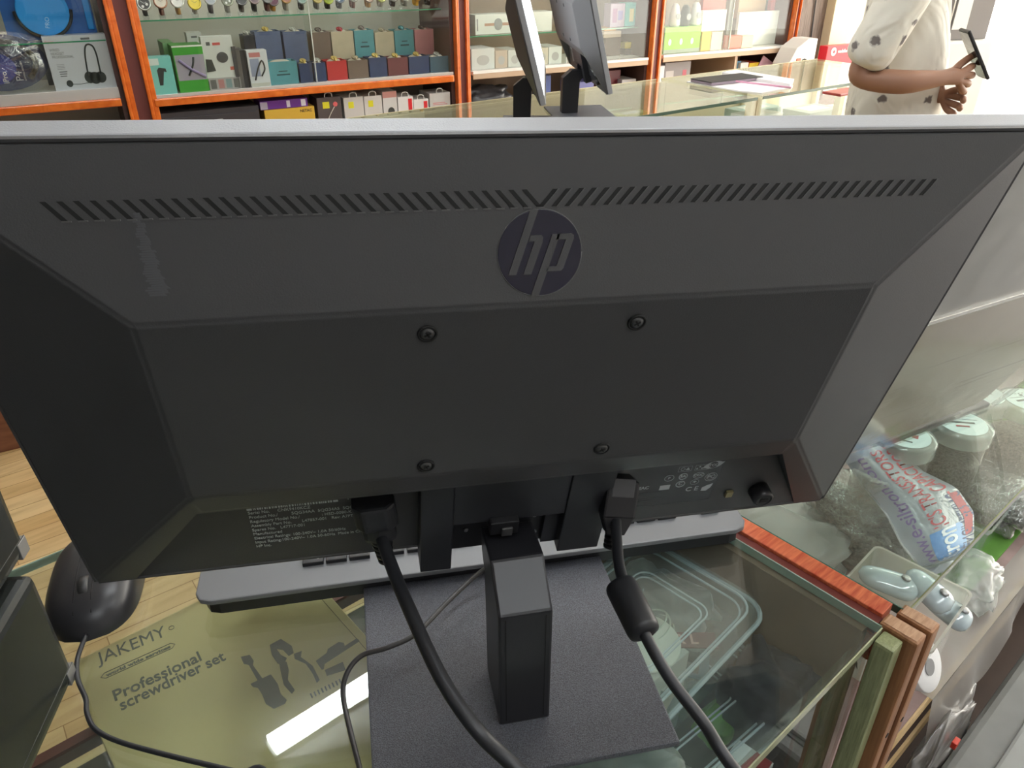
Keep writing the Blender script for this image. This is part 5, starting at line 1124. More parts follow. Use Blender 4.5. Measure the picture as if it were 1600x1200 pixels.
# ---- goods below the rail of the watch cabinet
zl_ = 0.6155
def stack_box(px0, px1, pt, label, col, dep=0.02, d=0.12, zb_=None, h=None, deco=None, group=None, name='retail_box'):
    w0, _ = Wt(px0, pt, dep); w1, _ = Wt(px1, pt, dep); _, zt = Wt((px0 + px1) / 2, pt, dep)
    zb2 = zb_ if zb_ is not None else zl_
    t = cthing(name, label, 'box', (w0 + w1) / 2, dep, zb2, group); hw = (w1 - w0) / 2; hh = (h if h else zt - zb2)
    M().box(-hw, hw, 0, d, 0.0005, hh, 0.0012).link('carton', mat('card_%02x%02x%02x' % tuple(int(c * 255) for c in col), col, 0.45), t)
    if deco: deco(t, hw, hh)
    return t
dr = cthing('drawer_unit', 'dark grey drawer unit below the orange rail at the left of the watch cabinet', 'drawers', 0.0, 0.0, zl_)
w0, _ = Wt(243, 170, 0.0); w1, _ = Wt(403, 158, 0.0)
M().box(max(w0, -0.012), w1, 0.012, 0.30, 0.0005, 0.185).link('cabinet', mat('charcoal_laminate', (0.055, 0.05, 0.055), 0.4), dr)
M().box(max(w0, -0.012) + .005, w1 - .005, 0.002, 0.0115, 0.02, 0.165, 0.001).link('drawer_front', mat('charcoal_laminate', (0, 0, 0)), dr)
M().box(0.19, 0.23, -0.006, 0.0015, 0.135, 0.148, 0.001).link('drawer_handle', steel, dr)
zy = Wt(450, 178, 0.02)[1]
stack_box(412, 491, 169, 'yellow carton with black lettering under the purple one', (0.68, 0.42, 0.05), deco=lambda t, hw, h: text_bm('NETAC', 0.016, 0.0002, 'RIGHT', bold=.0003).xf(T3(hw * .9, -.0003, h - .016) @ FRONT).link('box_lettering', black, t))
_, zpur = Wt(450, 169, 0.02)
def d_pur(t, hw, h):
    patch(t, -hw, -hw + .03, 0.002, h * .9, (0.45, 0.40, 0.5)); patch(t, hw * .1, hw * .25, .004, h - .004, (0.7, 0.66, 0.75)); patch(t, hw * .72, hw * .92, .004, h - .004, (0.75, 0.72, 0.78))
stack_box(405, 480, 156, 'purple carton with pale bands lying on the yellow one', (0.15, 0.035, 0.28), zb_=zpur + .0005, deco=d_pur)
def d_ylab(t, hw, h): patch(t, -hw * .55, hw * .0, h - .045, h - .018, (0.75, 0.70, 0.03), 'yellow_label'); hanger(t, hw, h)
def d_curl(t, hw, h):
    d_ylab(t, hw, h); M().prism([(hw * .5 + .010 * math.cos(k * PI / 8), h - .03 + .010 * math.sin(k * PI / 8)) for k in range(16)], -.0012, -.0002, 'y').link('red_dot', mat('rose_print', (0.75, 0.15, 0.15), 0.4), t)
    M().tube([(-hw * .4, -.001, h - .11), (0, -.001, h - .07), (hw * .4, -.001, h - .04)], .002, 6, 3).link('tweezer_picture', mat('pale_print', (0.6, 0.55, 0.5), 0.4), t)
stack_box(494, 532, 152, 'dark hanging carton with a yellow label and a rose dot', (0.10, 0.08, 0.08), deco=d_curl)
stack_box(536, 567, 152, 'white hanging carton with a yellow label beside the dark one', (0.60, 0.58, 0.55), deco=d_ylab)
stack_box(568, 596, 150, 'white hanging carton with a yellow label beside the red-headed one', (0.62, 0.60, 0.57), deco=d_ylab)
def d_mouse(t, hw, h, red=False):
    M().prism([(.004 + .016 * math.cos(k * PI / 8), h - .085 + .018 * math.sin(k * PI / 8)) for k in range(16)], -.0014, -.0002, 'y').link('mouse_picture', mat('picture_black', (0, 0, 0)), t)
stack_box(597, 619, 143, 'tall white carton with a coral header and a dark mouse picture', (0.62, 0.62, 0.61), deco=lambda t, hw, h: (patch(t, -hw, hw, h - .026, h, (0.55, 0.28, 0.25), 'header'), d_mouse(t, hw, h)))
def d_red(t, hw, h): d_mouse(t, hw, h); hanger(t, hw, h); patch(t, hw * .35, hw * .85, h - .10, h - .01, (0.65, 0.02, 0.03), 'red_strip')
stack_box(621, 645, 151, 'white and red hanging carton right of the coral-headed one', (0.70, 0.69, 0.68), deco=d_red)
stack_box(646, 669, 155, 'white and red hanging carton, shorter, left of the wide pale one', (0.72, 0.71, 0.70), deco=d_red)
stack_box(671, 703, 145, 'wide pale hanging carton with red lines and a magenta bud picture', (0.55, 0.55, 0.54), deco=lambda t, hw, h: (hanger(t, hw, h), patch(t, -hw * .7, hw * .5, h - .045, h - .042, (.6, .2, .2)), patch(t, -hw * .7, hw * .7, h - .052, h - .049, (.6, .2, .2)), M().prism([(hw * .5 + .016 * math.cos(k * PI / 8), h - .09 + .014 * math.sin(k * PI / 8)) for k in range(16)], -.0014, -.0002, 'y').link('bud_picture', mat('magenta_print', (0.30, 0.03, 0.12), 0.4), t)))

# ---- third cabinet
zc2 = 0.8655
def d_watchbox(t, hw, h):
    patch(t, -hw * .55, hw * .8, h * .42, h * .56, (0.45, 0.26, 0.18), 'strap_picture')
    M().prism([(hw * .12 + .022 * math.cos(k * PI / 10), h * .49 + .026 * math.sin(k * PI / 10)) for k in range(20)], -.0016, -.0002, 'y').link('watch_picture', mat('grey_watch_print', (0.32, 0.33, 0.33), 0.4), t)
    patch(t, -hw * .93, -hw * .87, h * .2, h * .8, (0.3, 0.3, 0.3))
carton(743, 806, 54, 22, 0.13, 0.08, 'long white carton with a brown-strapped watch picture', (0.72, 0.74, 0.70), z=1.0055, deco=d_watchbox)
carton(828, 862, 48, 18, 0.13, 0.08, 'white carton on the glass shelf between the two distant monitors', (0.80, 0.80, 0.76), z=1.0055)
for a, b, pt, lb, col in ((737, 773, 76, 'white carton at the left end of the lower row behind the distant monitors', (0.72, 0.72, 0.72)), (774, 793, 79, 'pale carton with an orange print in the lower row', (0.62, 0.50, 0.42)), (794, 815, 78, 'white carton left of the near distant monitor', (0.68, 0.68, 0.66)),
                          (838, 856, 75, 'white carton with an orange side between the distant monitors', (0.66, 0.60, 0.50)), (857, 877, 73, 'white carton next to the leaning distant monitor', (0.75, 0.76, 0.74))):
    carton(a, b, 110, pt, 0.04, 0.14, lb, col, z=zc2, deco=lambda t, hw, h: M().prism([(.9 * hw * .6 * math.cos(k * PI / 8), h * .45 + h * .25 * math.sin(k * PI / 8)) for k in range(16)], -.0008, -.0001, 'y').link('product_picture', mat('pale_picture', (0.52, 0.50, 0.50), 0.5), t))
def d_toy(t, hw, h): patch(t, -hw * .7, -hw * .1, h * .2, h * .8, (0.45, 0.25, 0.45)); patch(t, hw * .05, hw * .7, h * .3, h * .7, (0.35, 0.30, 0.6))
carton(953, 975, 42, 6, 0.13, 0.06, 'mauve toy carton on the glass shelf right of the leaning monitor', (0.55, 0.45, 0.60), z=1.0055, deco=d_toy)
carton(976, 1008, 40, 4, 0.13, 0.06, 'teal toy carton with a yellow figure shape, right of the mauve one', (0.12, 0.48, 0.46), z=1.0055, deco=lambda t, hw, h: (patch(t, -hw * .6, -hw * .2, h * .2, h * .75, (0.75, 0.65, 0.3)), patch(t, hw * .1, hw * .6, h * .25, h * .6, (0.15, 0.18, 0.3))))
carton(944, 962, 56, 48, 0.14, 0.05, 'small orange box left under the toy cartons', (0.72, 0.38, 0.10), z=0.975)
carton(943, 970, 62, 57, 0.12, 0.08, 'thin beige board carrying the small orange box', (0.42, 0.32, 0.24), z=0.958)
brk = cthing('shelf_bracket', 'dark bracket block under the thin beige board', 'bracket', Wt(957, 80, .15)[0], 0.15, zc2)
M().box(-0.05, 0.05, 0, 0.05, 0.0005, 0.092).link('bracket', mat('bracket_brown', (0.12, 0.08, 0.07), 0.5), brk)
carton(976, 991, 80, 66, 0.15, 0.04, 'small yellow and red box at the back of the third cabinet', (0.62, 0.48, 0.06), z=zc2 + .03)
carton(975, 992, 96, 80, 0.14, 0.06, 'dark small box carrying the yellow and red one', (0.06, 0.05, 0.05), z=zc2)
stack_box(895, 928, 128, 'periwinkle blue carton on the lower deck behind the leaning monitor', (0.16, 0.17, 0.42), dep=0.06)
stack_box(852, 861, 118, 'narrow blue carton between the distant monitors', (0.08, 0.12, 0.35), dep=0.06)
stack_box(972, 994, 124, 'silver carton on the lower deck right of the leaning monitor', (0.52, 0.52, 0.54), dep=0.06)
stack_box(948, 970, 110, 'dark red carton on the lower deck beside the silver one', (0.14, 0.02, 0.03), dep=0.10)
w, z = Wt(765, 150, .05)
lump(0, 'cloth_bundle', mat('black_shiny_cloth', (0.03, 0.03, 0.035), 0.3, noise=0.4, nscale=40), 'crumpled black cable bundle low in the third cabinet', 'bundle', Wp(w, 0.6155, -0.12), (0.30, 0.14, max(.06, z + .03 - 0.6155)), 70, 0.3, rz=WA)

# ---- fourth cabinet
def d_rout(t, hw, h):
    for k in range(3):
        M().prism([(-hw * .7 + k * hw * .62 + .010 * math.cos(q_ * PI / 6), h * .44 + .016 * math.sin(q_ * PI / 6)) for q_ in range(12)], -.001, -.0002, 'y').link('white_spot', white, t)
    patch(t, -hw, hw, 0.001, h * .16, (0.28, 0.32, 0.24), 'dark_band')
carton(1037, 1092, 78, 42, 0.03, 0.10, 'lime green carton with white product spots in the fourth cabinet', (0.26, 0.60, 0.015), z=0.8715, deco=d_rout)
for k, (a, b, pt, c, lb) in enumerate(((1048, 1062, 6, (0.75, 0.75, 0.72), 'white gadget standing on the lime carton, left one'), (1064, 1078, 8, (0.04, 0.05, 0.04), 'black round gadget between the white ones on the lime carton'), (1080, 1094, 4, (0.82, 0.82, 0.80), 'white gadget standing on the lime carton, right one'))):
    zt0 = Wt(1065, 42, .03)[1]
    w0, _ = Wt(a, 40, .05); w1, _ = Wt(b, 40, .05); _, zt = Wt((a + b) / 2, pt, .05)
    t = cthing('small_gadget', lb, 'gadget', (w0 + w1) / 2, 0.06, zt0 + .001, 'gadgets on the lime carton'); r = (w1 - w0) / 2; hh = zt - zt0
    M().lathe([(r * .8, 0.0005), (r, hh * .1), (r * .95, hh * .5), (r * .6, hh * .9), (r * .3, hh)], 24).link('gadget_body', mat('gad_%d' % k, c, 0.3), t)
    M().lathe([(r * .5, 0), (r * .5, .002)], 20, mtx=T3(0, -r * .96, hh * .45) @ Matrix.Rotation(R(90), 4, 'X')).link('dial', mat('gadd_%d' % k, (0.3, 0.3, 0.3), 0.3), t)
carton(1095, 1109, 75, 50, 0.03, 0.06, 'orange yellow carton right of the lime carton', (0.70, 0.45, 0.06), z=0.8715)
carton(1110, 1127, 74, 50, 0.03, 0.06, 'cream carton right of the orange yellow one', (0.72, 0.62, 0.50), z=0.8715)
carton(1096, 1132, 48, 16, 0.05, 0.03, 'white leaning folder above the orange and cream cartons', (0.82, 0.80, 0.78), z=Wt(1110, 50, .03)[1] + .001)
carton(1097, 1132, 22, -4, 0.12, 0.03, 'red sheet leaning behind the white folder', (0.55, 0.10, 0.08), z=Wt(1110, 46, .12)[1])
carton(1139, 1158, 70, 56, 0.03, 0.05, 'small red striped carton beside the wide white board', (0.65, 0.16, 0.10), z=0.8715)
carton(1159, 1176, 68, 56, 0.03, 0.05, 'small cream carton right of the red striped one', (0.70, 0.60, 0.42), z=0.8715)
carton(1150, 1224, 66, 18, 0.10, 0.02, 'wide white board filling the right half of the fourth cabinet', (0.85, 0.85, 0.82), z=0.8715)
carton(1153, 1195, 18, -6, 0.16, 0.03, 'tan carton showing above the white board', (0.50, 0.33, 0.20), z=Wt(1170, 22, .16)[1] - .02)
carton(1205, 1230, 10, -12, 0.14, 0.03, 'red cloth-covered block at the top right of the fourth cabinet', (0.55, 0.10, 0.12), z=Wt(1217, 16, .14)[1])
stack_box(1040, 1080, 97, 'grey and white printed carton below the fourth cabinet deck', (0.22, 0.20, 0.21), dep=0.05, deco=lambda t, hw, h: (patch(t, -hw * .9, -hw * .3, h * .3, h * .8, (.45, .42, .42)), patch(t, hw * .4, hw * .7, h * .5, h * .8, (.45, .08, .12))))
stack_box(1031, 1039, 103, 'white, blue and red tube carton against the post', (0.60, 0.62, 0.66), dep=0.02)
stack_box(1142, 1158, 96, 'blue carton below the deck beside the white one', (0.08, 0.22, 0.35), dep=0.05)
stack_box(1158, 1170, 98, 'white carton below the deck between blue and red ones', (0.68, 0.66, 0.66), dep=0.03)
stack_box(1171, 1187, 98, 'red carton with a yellow top below the deck', (0.55, 0.05, 0.03), dep=0.04, deco=lambda t, hw, h: patch(t, -hw, hw, h * .88, h, (.75, .55, .05)))
w, z = Wt(1195, 108, .02)
mg = cthing('magazine', 'pink and white magazine leaning in the lower right of the fourth cabinet', 'magazine', w, 0.03, z - 0.02)
M().box(-0.055, 0.055, 0, 0.006, -0.01, 0.075, 0.001).xf(Matrix.Rotation(R(28), 4, 'Y')).link('pages', mat('pink_pages', (0.72, 0.45, 0.58), 0.4, noise=0.15, nscale=30), mg)

# ---- right of the cabinets
zsr = 0.60
sb_ = cthing('side_table', 'low dark side table between the last cabinet and the red sign', 'table', 3.60, -0.01, 0)
M().box(-0.20, 0.06, -0.22, 0.05, zsr - 0.03, zsr).link('table_top', side_m, sb_)
for sx, sy in ((-.18, -.2), (.04, -.2), (-.18, .03), (.04, .03)): M().box(sx - .015, sx + .015, sy - .015, sy + .015, 0.001, zsr - .0305).link('leg', side_m, sb_)
w0, _ = Wt(1231, 100, -.15); w1, _ = Wt(1272, 96, -.15); _, zt = Wt(1250, 62, -.15)
ap = cthing('boxed_appliance', 'white machine with a dark opening and red trim beside the last cabinet', 'appliance', (w0 + w1) / 2, -0.15, zsr)
hw, h = (w1 - w0) / 2, zt - zsr
M().prism([(-hw, 0.0005), (hw, 0.0005), (hw, h), (hw * .3, h), (-hw * .5, h * .86), (-hw * .95, h * .6)], 0, 0.12, 'y', 0.006).link('shell', mat('appliance_white', (0.66, 0.64, 0.60), 0.4), ap)
M().prism([(hw * .75 * math.cos(k * PI / 10) * .5 + hw * .2, h * .45 + h * .24 * math.sin(k * PI / 10)) for k in range(20)], -0.004, -0.0003, 'y').link('opening', slot_mat, ap)
patch(ap, -hw * .4, -hw * .1, h * .62, h * .70, (.6, .1, .05), 'red_trim', 0.004)
# wood grain door leaf, red sign, cream jamb
w0, _ = Wt(1246, 40, -.02); w1, _ = Wt(1300, 40, -.02)
dl = cthing('wooden_panel', 'dark weathered wood grain panel between the cabinets and the doorway', 'panel', 0, 0, 0)
M().box(3.434, w1 + .02, 0.06, 0.09, 0.001, 2.4).link('panel', wood('weathered_wood', (0.09, 0.065, 0.05), (0.22, 0.17, 0.14), (10, 10, 0.8), 0.6, wscale=2), dl)
cdl = M().tube([(3.60, 0.055, 2.3), (3.615, 0.054, 1.6), (3.60, 0.053, 1.2), (3.625, 0.054, 0.8)], 0.004, 6, 6).xf(CM).link('hanging_cord', cable_mat); tag(cdl, 'dark cord hanging down the weathered wood panel', 'cord')
jm = cthing('door_jamb', 'cream painted post at the right edge of the weathered wood panel', 'post', 0, 0, 0)
w2_, _ = Wt(1332, 40, -.02)
M().box(w1 + .021, w2_, 0.0, 0.12, 0.001, 2.4, 0.004).link('post', mat('cream_paint', (0.68, 0.62, 0.42), 0.5), jm)
M().box(w2_ + .001, w2_ + 0.22, 0.03, 0.10, 0.001, 2.4).link('white_return', mat('bright_white_wall', (0.85, 0.85, 0.82), 0.5), jm)
w0, _ = Wt(1275, 92, -.06); w1_, _ = Wt(1326, 90, -.06); _, zt = Wt(1300, 69, -.06); _, zb3 = Wt(1300, 98, -.06)
sg_ = cthing('shop_sign', 'red box sign with a white ring emblem and lettering', 'sign', (w0 + w1_) / 2, -0.13, 0)
hw = (w1_ - w0) / 2
sgb = M().box(-hw, hw, 0.0, 0.06, zb3, zt, 0.003).link('sign_box', mat('sign_red', (0.55, 0.015, 0.03), 0.35), sg_)
M().box(-hw * .6, -hw * .5, 0.02, 0.04, 0.001, zb3 - .0005).box(hw * .5, hw * .6, 0.02, 0.04, 0.001, zb3 - .0005).link('sign_legs', steel, sg_)
hz = zb3 + (zt - zb3) * .70
M().lathe([(0.012, 0), (0.012, 0.001), (0.0225, 0.001), (0.0225, 0)], 28, mtx=T3(-hw * .62, -0.0003, hz) @ Matrix.Rotation(R(90), 4, 'X')).link('ring_emblem', white, sgb)
M().lathe([(0.007, 0), (0.007, 0.0012)], 20, mtx=T3(-hw * .60, -0.0011, hz) @ Matrix.Rotation(R(90), 4, 'X')).link('emblem_dot', mat('sign_red', (0, 0, 0)), sgb)
text_bm('vodafone', 0.026, 0.0005, 'LEFT', bold=.0006).xf(T3(-hw * .36, -0.001, hz) @ FRONT).link('sign_lettering', white, sgb)

# ------------------------------------------------------------------ far display counters
FA = R(-5.5); FM = T3(2.38, 1.80, 0) @ RZ(FA)
cream = mat('cream_frame', (0.62, 0.54, 0.34), 0.45); inside = mat('cream_inside', (0.70, 0.62, 0.42), 0.5)
def far_counter(x0, x1, d, label, goods):
    t = thing('display_counter', label, 'counter', mtx=FM)
    M().box(x0, x1, -d, 0.13, CT - 0.008, CT, 0.001).link('glass_top', cab_glass, t)
    M().box(x0, x1, 0.1305, 0.134, CT - 0.010, CT + 0.001).link('top_rail', cream, t)
    M().box(x0, x1, -d - 0.0035, -d - 0.0003, CT - 0.009, CT).link('front_edge', mat('green_grey_edge', (0.10, 0.16, 0.12), 0.2), t)
    M().box(x0, x1, -d + 0.002, -d + 0.006, 0.5, CT - 0.0085).link('front_glass', cab_glass, t)
    M().box(x0, x1, 0.12, 0.13, 0.02, CT - 0.0085).link('back_panel', inside, t)
    M().box(x0, x1, -d + 0.007, 0.119, 0.70, 0.708).link('inner_shelf', mat('inner_white_shelf', (0.75, 0.74, 0.66), 0.4), t)
    M().box(x0, x1, -d, 0.119, 0.0, 0.5).link('base', cream, t)
    for x in (x0, (x0 + x1) / 2, x1):
        for y in (-d + 0.008, 0.095): M().box(x - 0.012, x + 0.012, y, y + 0.024, 0.5, CT - 0.009).link('corner_post', cream, t)
    return t
far_counter(-1.25, -0.014, 0.33, 'far glass counter carrying the two distant monitors', None)
far_counter(0.014, 0.95, 0.33, 'far glass counter beside the standing person with papers on its left end', None)
def far_goods(x, y, w, d, h, col, label, z=0.7085, cat='box'):
    t = thing('boxed_item', label, cat, mtx=FM @ T3(x, y, z)); M().box(-w / 2, w / 2, -d / 2, d / 2, 0.0005, h, 0.002).link('carton', mat('fg_%02x%02x%02x' % tuple(int(c * 255) for c in col), col, 0.4), t)
    M().box(-w * .3, w * .3, -d * .3, d * .3, h, h + .0006).link('label', mat('fg_label', (0.75, 0.74, 0.68), 0.4), t); return t
for i, (x, y, w, d, h, c, lb) in enumerate(((-.75, -.16, .25, .14, .07, (.80, .76, .64), 'wide white carton inside the far counter below the leaning monitor'), (-.40, -.05, .16, .12, .12, (.62, .46, .26), 'tan carton standing inside the far counter near its right end'), (-.55, .05, .14, .06, .14, (.70, .60, .36), 'cream carton at the back inside the far counter'),
                                           (-.18, -.20, .17, .10, .05, (.30, .14, .10), 'brown leather case inside the right front of the far counter'), (-.22, .04, .14, .05, .16, (.60, .62, .24), 'yellow green carton at the back right inside the far counter'), (-.9, .03, .2, .08, .1, (.45, .50, .30), 'olive carton behind the wide white one inside the far counter'),
                                           (.14, -.22, .16, .10, .16, (.78, .80, .76), 'white carton at the front left inside the far right counter'), (.34, -.24, .16, .08, .05, (.35, .60, .10), 'lime green packet inside the far right counter'), (.52, -.18, .20, .12, .13, (.36, .42, .38), 'grey carton inside the far right counter below the person elbow'), (.40, .0, .22, .10, .12, (.45, .55, .50), 'pale teal carton at the back of the far right counter'), (.62, -.02, .18, .14, .02, (.45, .10, .08), 'flat red packet inside the far right counter'))):
    far_goods(x, y, w, d, h, c, lb)
# papers, tablet and phone on the far counter
pa = thing('paper_sheaf', 'open white and pink papers spread on the far counter', 'papers', (0, 0, 0))
def quadp(pts, z, th, m, name, par):
    return M().prism([(G(x, y, z).x, G(x, y, z).y) for x, y in pts], z, z + th, 'z').link(name, m, par)
quadp([(1073, 129), (1140, 119), (1240, 126), (1236, 138), (1190, 147), (1150, 143)], CT + 0.0006, 0.004, mat('white_paper', (0.82, 0.80, 0.80), 0.6), 'sheet', pa)
quadp([(1128, 117), (1150, 113), (1240, 128), (1234, 136)], CT + 0.005, 0.010, mat('white_paper', (0, 0, 0)), 'folded_sheet', pa)
a, b = G(1150, 127, CT + .014), G(1236, 137, CT + .014)
M().tube([a, (a + b) / 2, b], 0.0035, 6, 2).link('pink_edge', mat('pink_edge', (0.72, 0.35, 0.50), 0.5), pa)
tb = thing('notebook', 'black covered notebook lying on the papers on the far counter', 'notebook', mtx=T3(*G(1136, 126, CT + .006)) @ RZ(FA - R(4)))
tb.location.z = CT + 0.0052
M().box(-0.13, 0.12, -0.055, 0.05, 0.0005, 0.010, 0.002).link('pages', mat('mauve_pages', (0.30, 0.24, 0.30), 0.5), tb)
M().box(-0.132, 0.122, -0.056, 0.051, 0.0102, 0.0125, 0.001).link('cover', black, tb)
rp = thing('phone', 'flat red phone on the far right counter beside the elbow', 'phone', mtx=T3(G(1318, 146, CT).x, G(1318, 146, CT).y, CT) @ RZ(FA))
M().box(-0.07, 0.07, -0.035, 0.035, 0.0005, 0.009, 0.003).link('case', mat('red_phone', (0.45, 0.06, 0.05), 0.35), rp)

# the two distant monitors
fbp = G(897, 171, CT)
ang2 = R(float(8))
rm2 = T3(fbp.x, fbp.y, CT) @ RZ(ang2 - R(0))
mon2 = copy_tree(mon); mon2.matrix_world = T3(1.70, 1.66, CT + 0.0002) @ RZ(R(-123))
mon2['label'] = 'leaning black monitor in the distance, its back half towards us, the right one of two'
mon3 = copy_tree(mon); mon3.matrix_world = T3(1.495, 1.635, CT + 0.0002) @ RZ(R(-133.5))
mon3['label'] = 'distant black monitor seen edge-on, the left one of two on the far counter'

# ------------------------------------------------------------------ person
def skin(name, V, E_, Rr, m, parent, sub=2, root=0, smooth=True):
    me = bpy.data.meshes.new(name); me.from_pydata([Vector(v) for v in V], E_, []); o = bpy.data.objects.new(name, me); C.objects.link(o)
    sk = o.modifiers.new('skin', 'SKIN'); sk.use_smooth_shade = True; sk.branch_smoothing = 0.6
    for i, r in enumerate(Rr):
        d = me.skin_vertices[0].data[i]; d.radius = r if isinstance(r, tuple) else (r, r); d.use_root = (i == root)
    if sub: s = o.modifiers.new('sub', 'SUBSURF'); s.levels = sub; s.render_levels = sub
    bpy.context.view_layer.update()
    nm = bpy.data.meshes.new_from_object(o.evaluated_get(bpy.context.evaluated_depsgraph_get()))
    bpy.data.objects.remove(o); nm.name = name; nm.materials.clear(); nm.materials.append(m)
    for p in nm.polygons: p.use_smooth = True
    o = bpy.data.objects.new(name, nm); C.objects.link(o); o.parent = parent; return o
px_az = R(98)                                   # facing screen right
pf = FH * math.cos(px_az) + RT * math.sin(px_az)      # forward
D_ = 2.42; pc_ = FH * D_ + RT * (0.459 * D_)
per = thing('person', 'person in a cream patterned shirt with rolled sleeves, looking at a phone', 'person', mtx=T3(pc_.x, pc_.y, 0) @ RZ(math.atan2(pf.y, pf.x)))
skin_m = mat('skin_brown', (0.30, 0.15, 0.09), 0.5)
# local: x forward, y left, z up
V = [(-0.01, 0, 0.95), (-0.01, 0, 1.08), (-0.01, 0, 1.22), (0, 0, 1.36), (0.0, 0, 1.46), (0.015, 0, 1.52),      # 0-5 spine, neck
     (0.0, -0.17, 1.39), (-0.15, -0.20, 1.065), (-0.02, -0.225, 1.062), (0.065, -0.20, 1.070),                       # 6-9 right arm
     (0.0, 0.17, 1.40), (0.02, 0.22, 1.10), (0.10, 0.09, 0.96), (0.115, -0.04, 0.985),                               # 10-13 left arm
     (-0.01, -0.09, 0.88), (0.02, -0.10, 0.50), (-0.02, -0.10, 0.09), (-0.01, 0.09, 0.88), (0.02, 0.10, 0.50), (-0.02, 0.10, 0.09),
     (0.10, -0.11, 0.035), (0.10, 0.11, 0.035)]
E_ = [(0, 1), (1, 2), (2, 3), (3, 4), (4, 5), (3, 6), (6, 7), (7, 8), (8, 9), (3, 10), (10, 11), (11, 12), (12, 13), (0, 14), (14, 15), (15, 16), (0, 17), (17, 18), (18, 19), (16, 20), (19, 21)]
Rr = [(0.08, 0.08), (0.08, 0.08), (0.085, 0.085), (0.09, 0.09), 0.055, 0.055, 0.050, 0.036, 0.034, 0.024, 0.050, 0.036, 0.032, 0.025, 0.065, 0.055, 0.04, 0.065, 0.055, 0.04, 0.032, 0.032]
# head chain joined to the neck
V += [(0.03, 0, 1.58), (0.045, 0, 1.66), (0.03, 0, 1.74)]; E_ += [(5, 22), (22, 23), (23, 24)]; Rr += [(0.065, 0.065), (0.082, 0.075), (0.055, 0.055)]
# hands: palm and five fingers each, fingers curled round the phone
def hand(wi, palm, tips, thumb):
    b0 = len(V); V.append(Vector(palm) + OFF); E_.append((wi, b0)); Rr.append((0.024, 0.016))
    for k, (m1, m2, m3) in enumerate(tips + [thumb]):
        for q_, pt in enumerate((m1, m2, m3)):
            V.append(Vector(pt) + OFF); E_.append((b0 if q_ == 0 else len(V) - 2, len(V) - 1)); Rr.append((0.010, 0.010, 0.0085)[q_] if q_ < 3 else 0.008)
OFF = Vector((-0.135, -0.06, 0.0))
hand(9, (0.245, -0.125, 1.075), [((0.285, -0.115, 1.095), (0.305, -0.085, 1.098), (0.300, -0.062, 1.088)), ((0.288, -0.118, 1.078), (0.310, -0.088, 1.074), (0.304, -0.064, 1.066)), ((0.284, -0.120, 1.060), (0.304, -0.094, 1.052), (0.298, -0.070, 1.046)), ((0.276, -0.120, 1.044), (0.294, -0.100, 1.034), (0.288, -0.080, 1.030))], ((0.262, -0.100, 1.10), (0.290, -0.085, 1.118), (0.312, -0.070, 1.128)))
hand(13, (0.250, -0.035, 1.015), [((0.285, -0.055, 1.03), (0.302, -0.078, 1.035), (0.296, -0.098, 1.028)), ((0.288, -0.058, 1.013), (0.306, -0.082, 1.012), (0.298, -0.102, 1.006)), ((0.284, -0.060, 0.995), (0.302, -0.084, 0.990), (0.294, -0.102, 0.986)), ((0.276, -0.058, 0.978), (0.292, -0.080, 0.970), (0.284, -0.096, 0.968))], ((0.255, -0.030, 1.045), (0.280, -0.032, 1.065), (0.300, -0.045, 1.078)))
skin('body', V, E_, Rr, skin_m, per)
# shirt
shirt_m = bpy.data.materials.new('patterned_shirt'); shirt_m.use_nodes = True
nt = shirt_m.node_tree; b = nt.nodes['Principled BSDF']; tc = nt.nodes.new('ShaderNodeTexCoord'); vo = nt.nodes.new('ShaderNodeTexVoronoi'); vo.inputs['Scale'].default_value = 15; vo.inputs['Randomness'].default_value = 0.55
nt.links.new(tc.outputs['Object'], vo.inputs['Vector']); r = nt.nodes.new('ShaderNodeValToRGB'); r.color_ramp.elements[0].position = 0.15; r.color_ramp.elements[0].color = (0.16, 0.14, 0.13, 1); r.color_ramp.elements[1].position = 0.22; r.color_ramp.elements[1].color = (0.72, 0.69, 0.60, 1)
n = nt.nodes.new('ShaderNodeTexNoise'); n.inputs['Scale'].default_value = 60; mxx = nt.nodes.new('ShaderNodeMath'); mxx.operation = 'MULTIPLY_ADD'; mxx.inputs[1].default_value = 0.35
nt.links.new(tc.outputs['Object'], n.inputs['Vector']); nt.links.new(n.outputs['Fac'], mxx.inputs[0]); nt.links.new(vo.outputs['Distance'], mxx.inputs[2])
sbt = nt.nodes.new('ShaderNodeMath'); sbt.operation = 'SUBTRACT'; sbt.inputs[1].default_value = 0.17; nt.links.new(mxx.outputs[0], sbt.inputs[0])
nt.links.new(sbt.outputs[0], r.inputs['Fac']); nt.links.new(r.outputs['Color'], b.inputs['Base Color']); b.inputs['Roughness'].default_value = 0.8
n2 = nt.nodes.new('ShaderNodeTexNoise'); n2.inputs['Scale'].default_value = 7; n2.inputs['Distortion'].default_value = 1.5; bp = nt.nodes.new('ShaderNodeBump'); bp.inputs['Distance'].default_value = 0.03; bp.inputs['Strength'].default_value = 0.8
nt.links.new(tc.outputs['Object'], n2.inputs['Vector']); nt.links.new(n2.outputs['Fac'], bp.inputs['Height']); nt.links.new(bp.outputs['Normal'], b.inputs['Normal'])
SV = [(0.035, 0, 0.84), (0.035, 0, 0.98), (0.02, 0, 1.12), (0.005, 0, 1.26), (0.0, 0, 1.38), (0.0, 0, 1.46), (-0.01, -0.18, 1.405), (-0.085, -0.205, 1.22), (-0.14, -0.205, 1.09), (-0.01, 0.18, 1.405), (0.03, 0.22, 1.24), (0.06, 0.235, 1.14)]
SE = [(0, 1), (1, 2), (2, 3), (3, 4), (4, 5), (4, 6), (6, 7), (7, 8), (4, 9), (9, 10), (10, 11)]
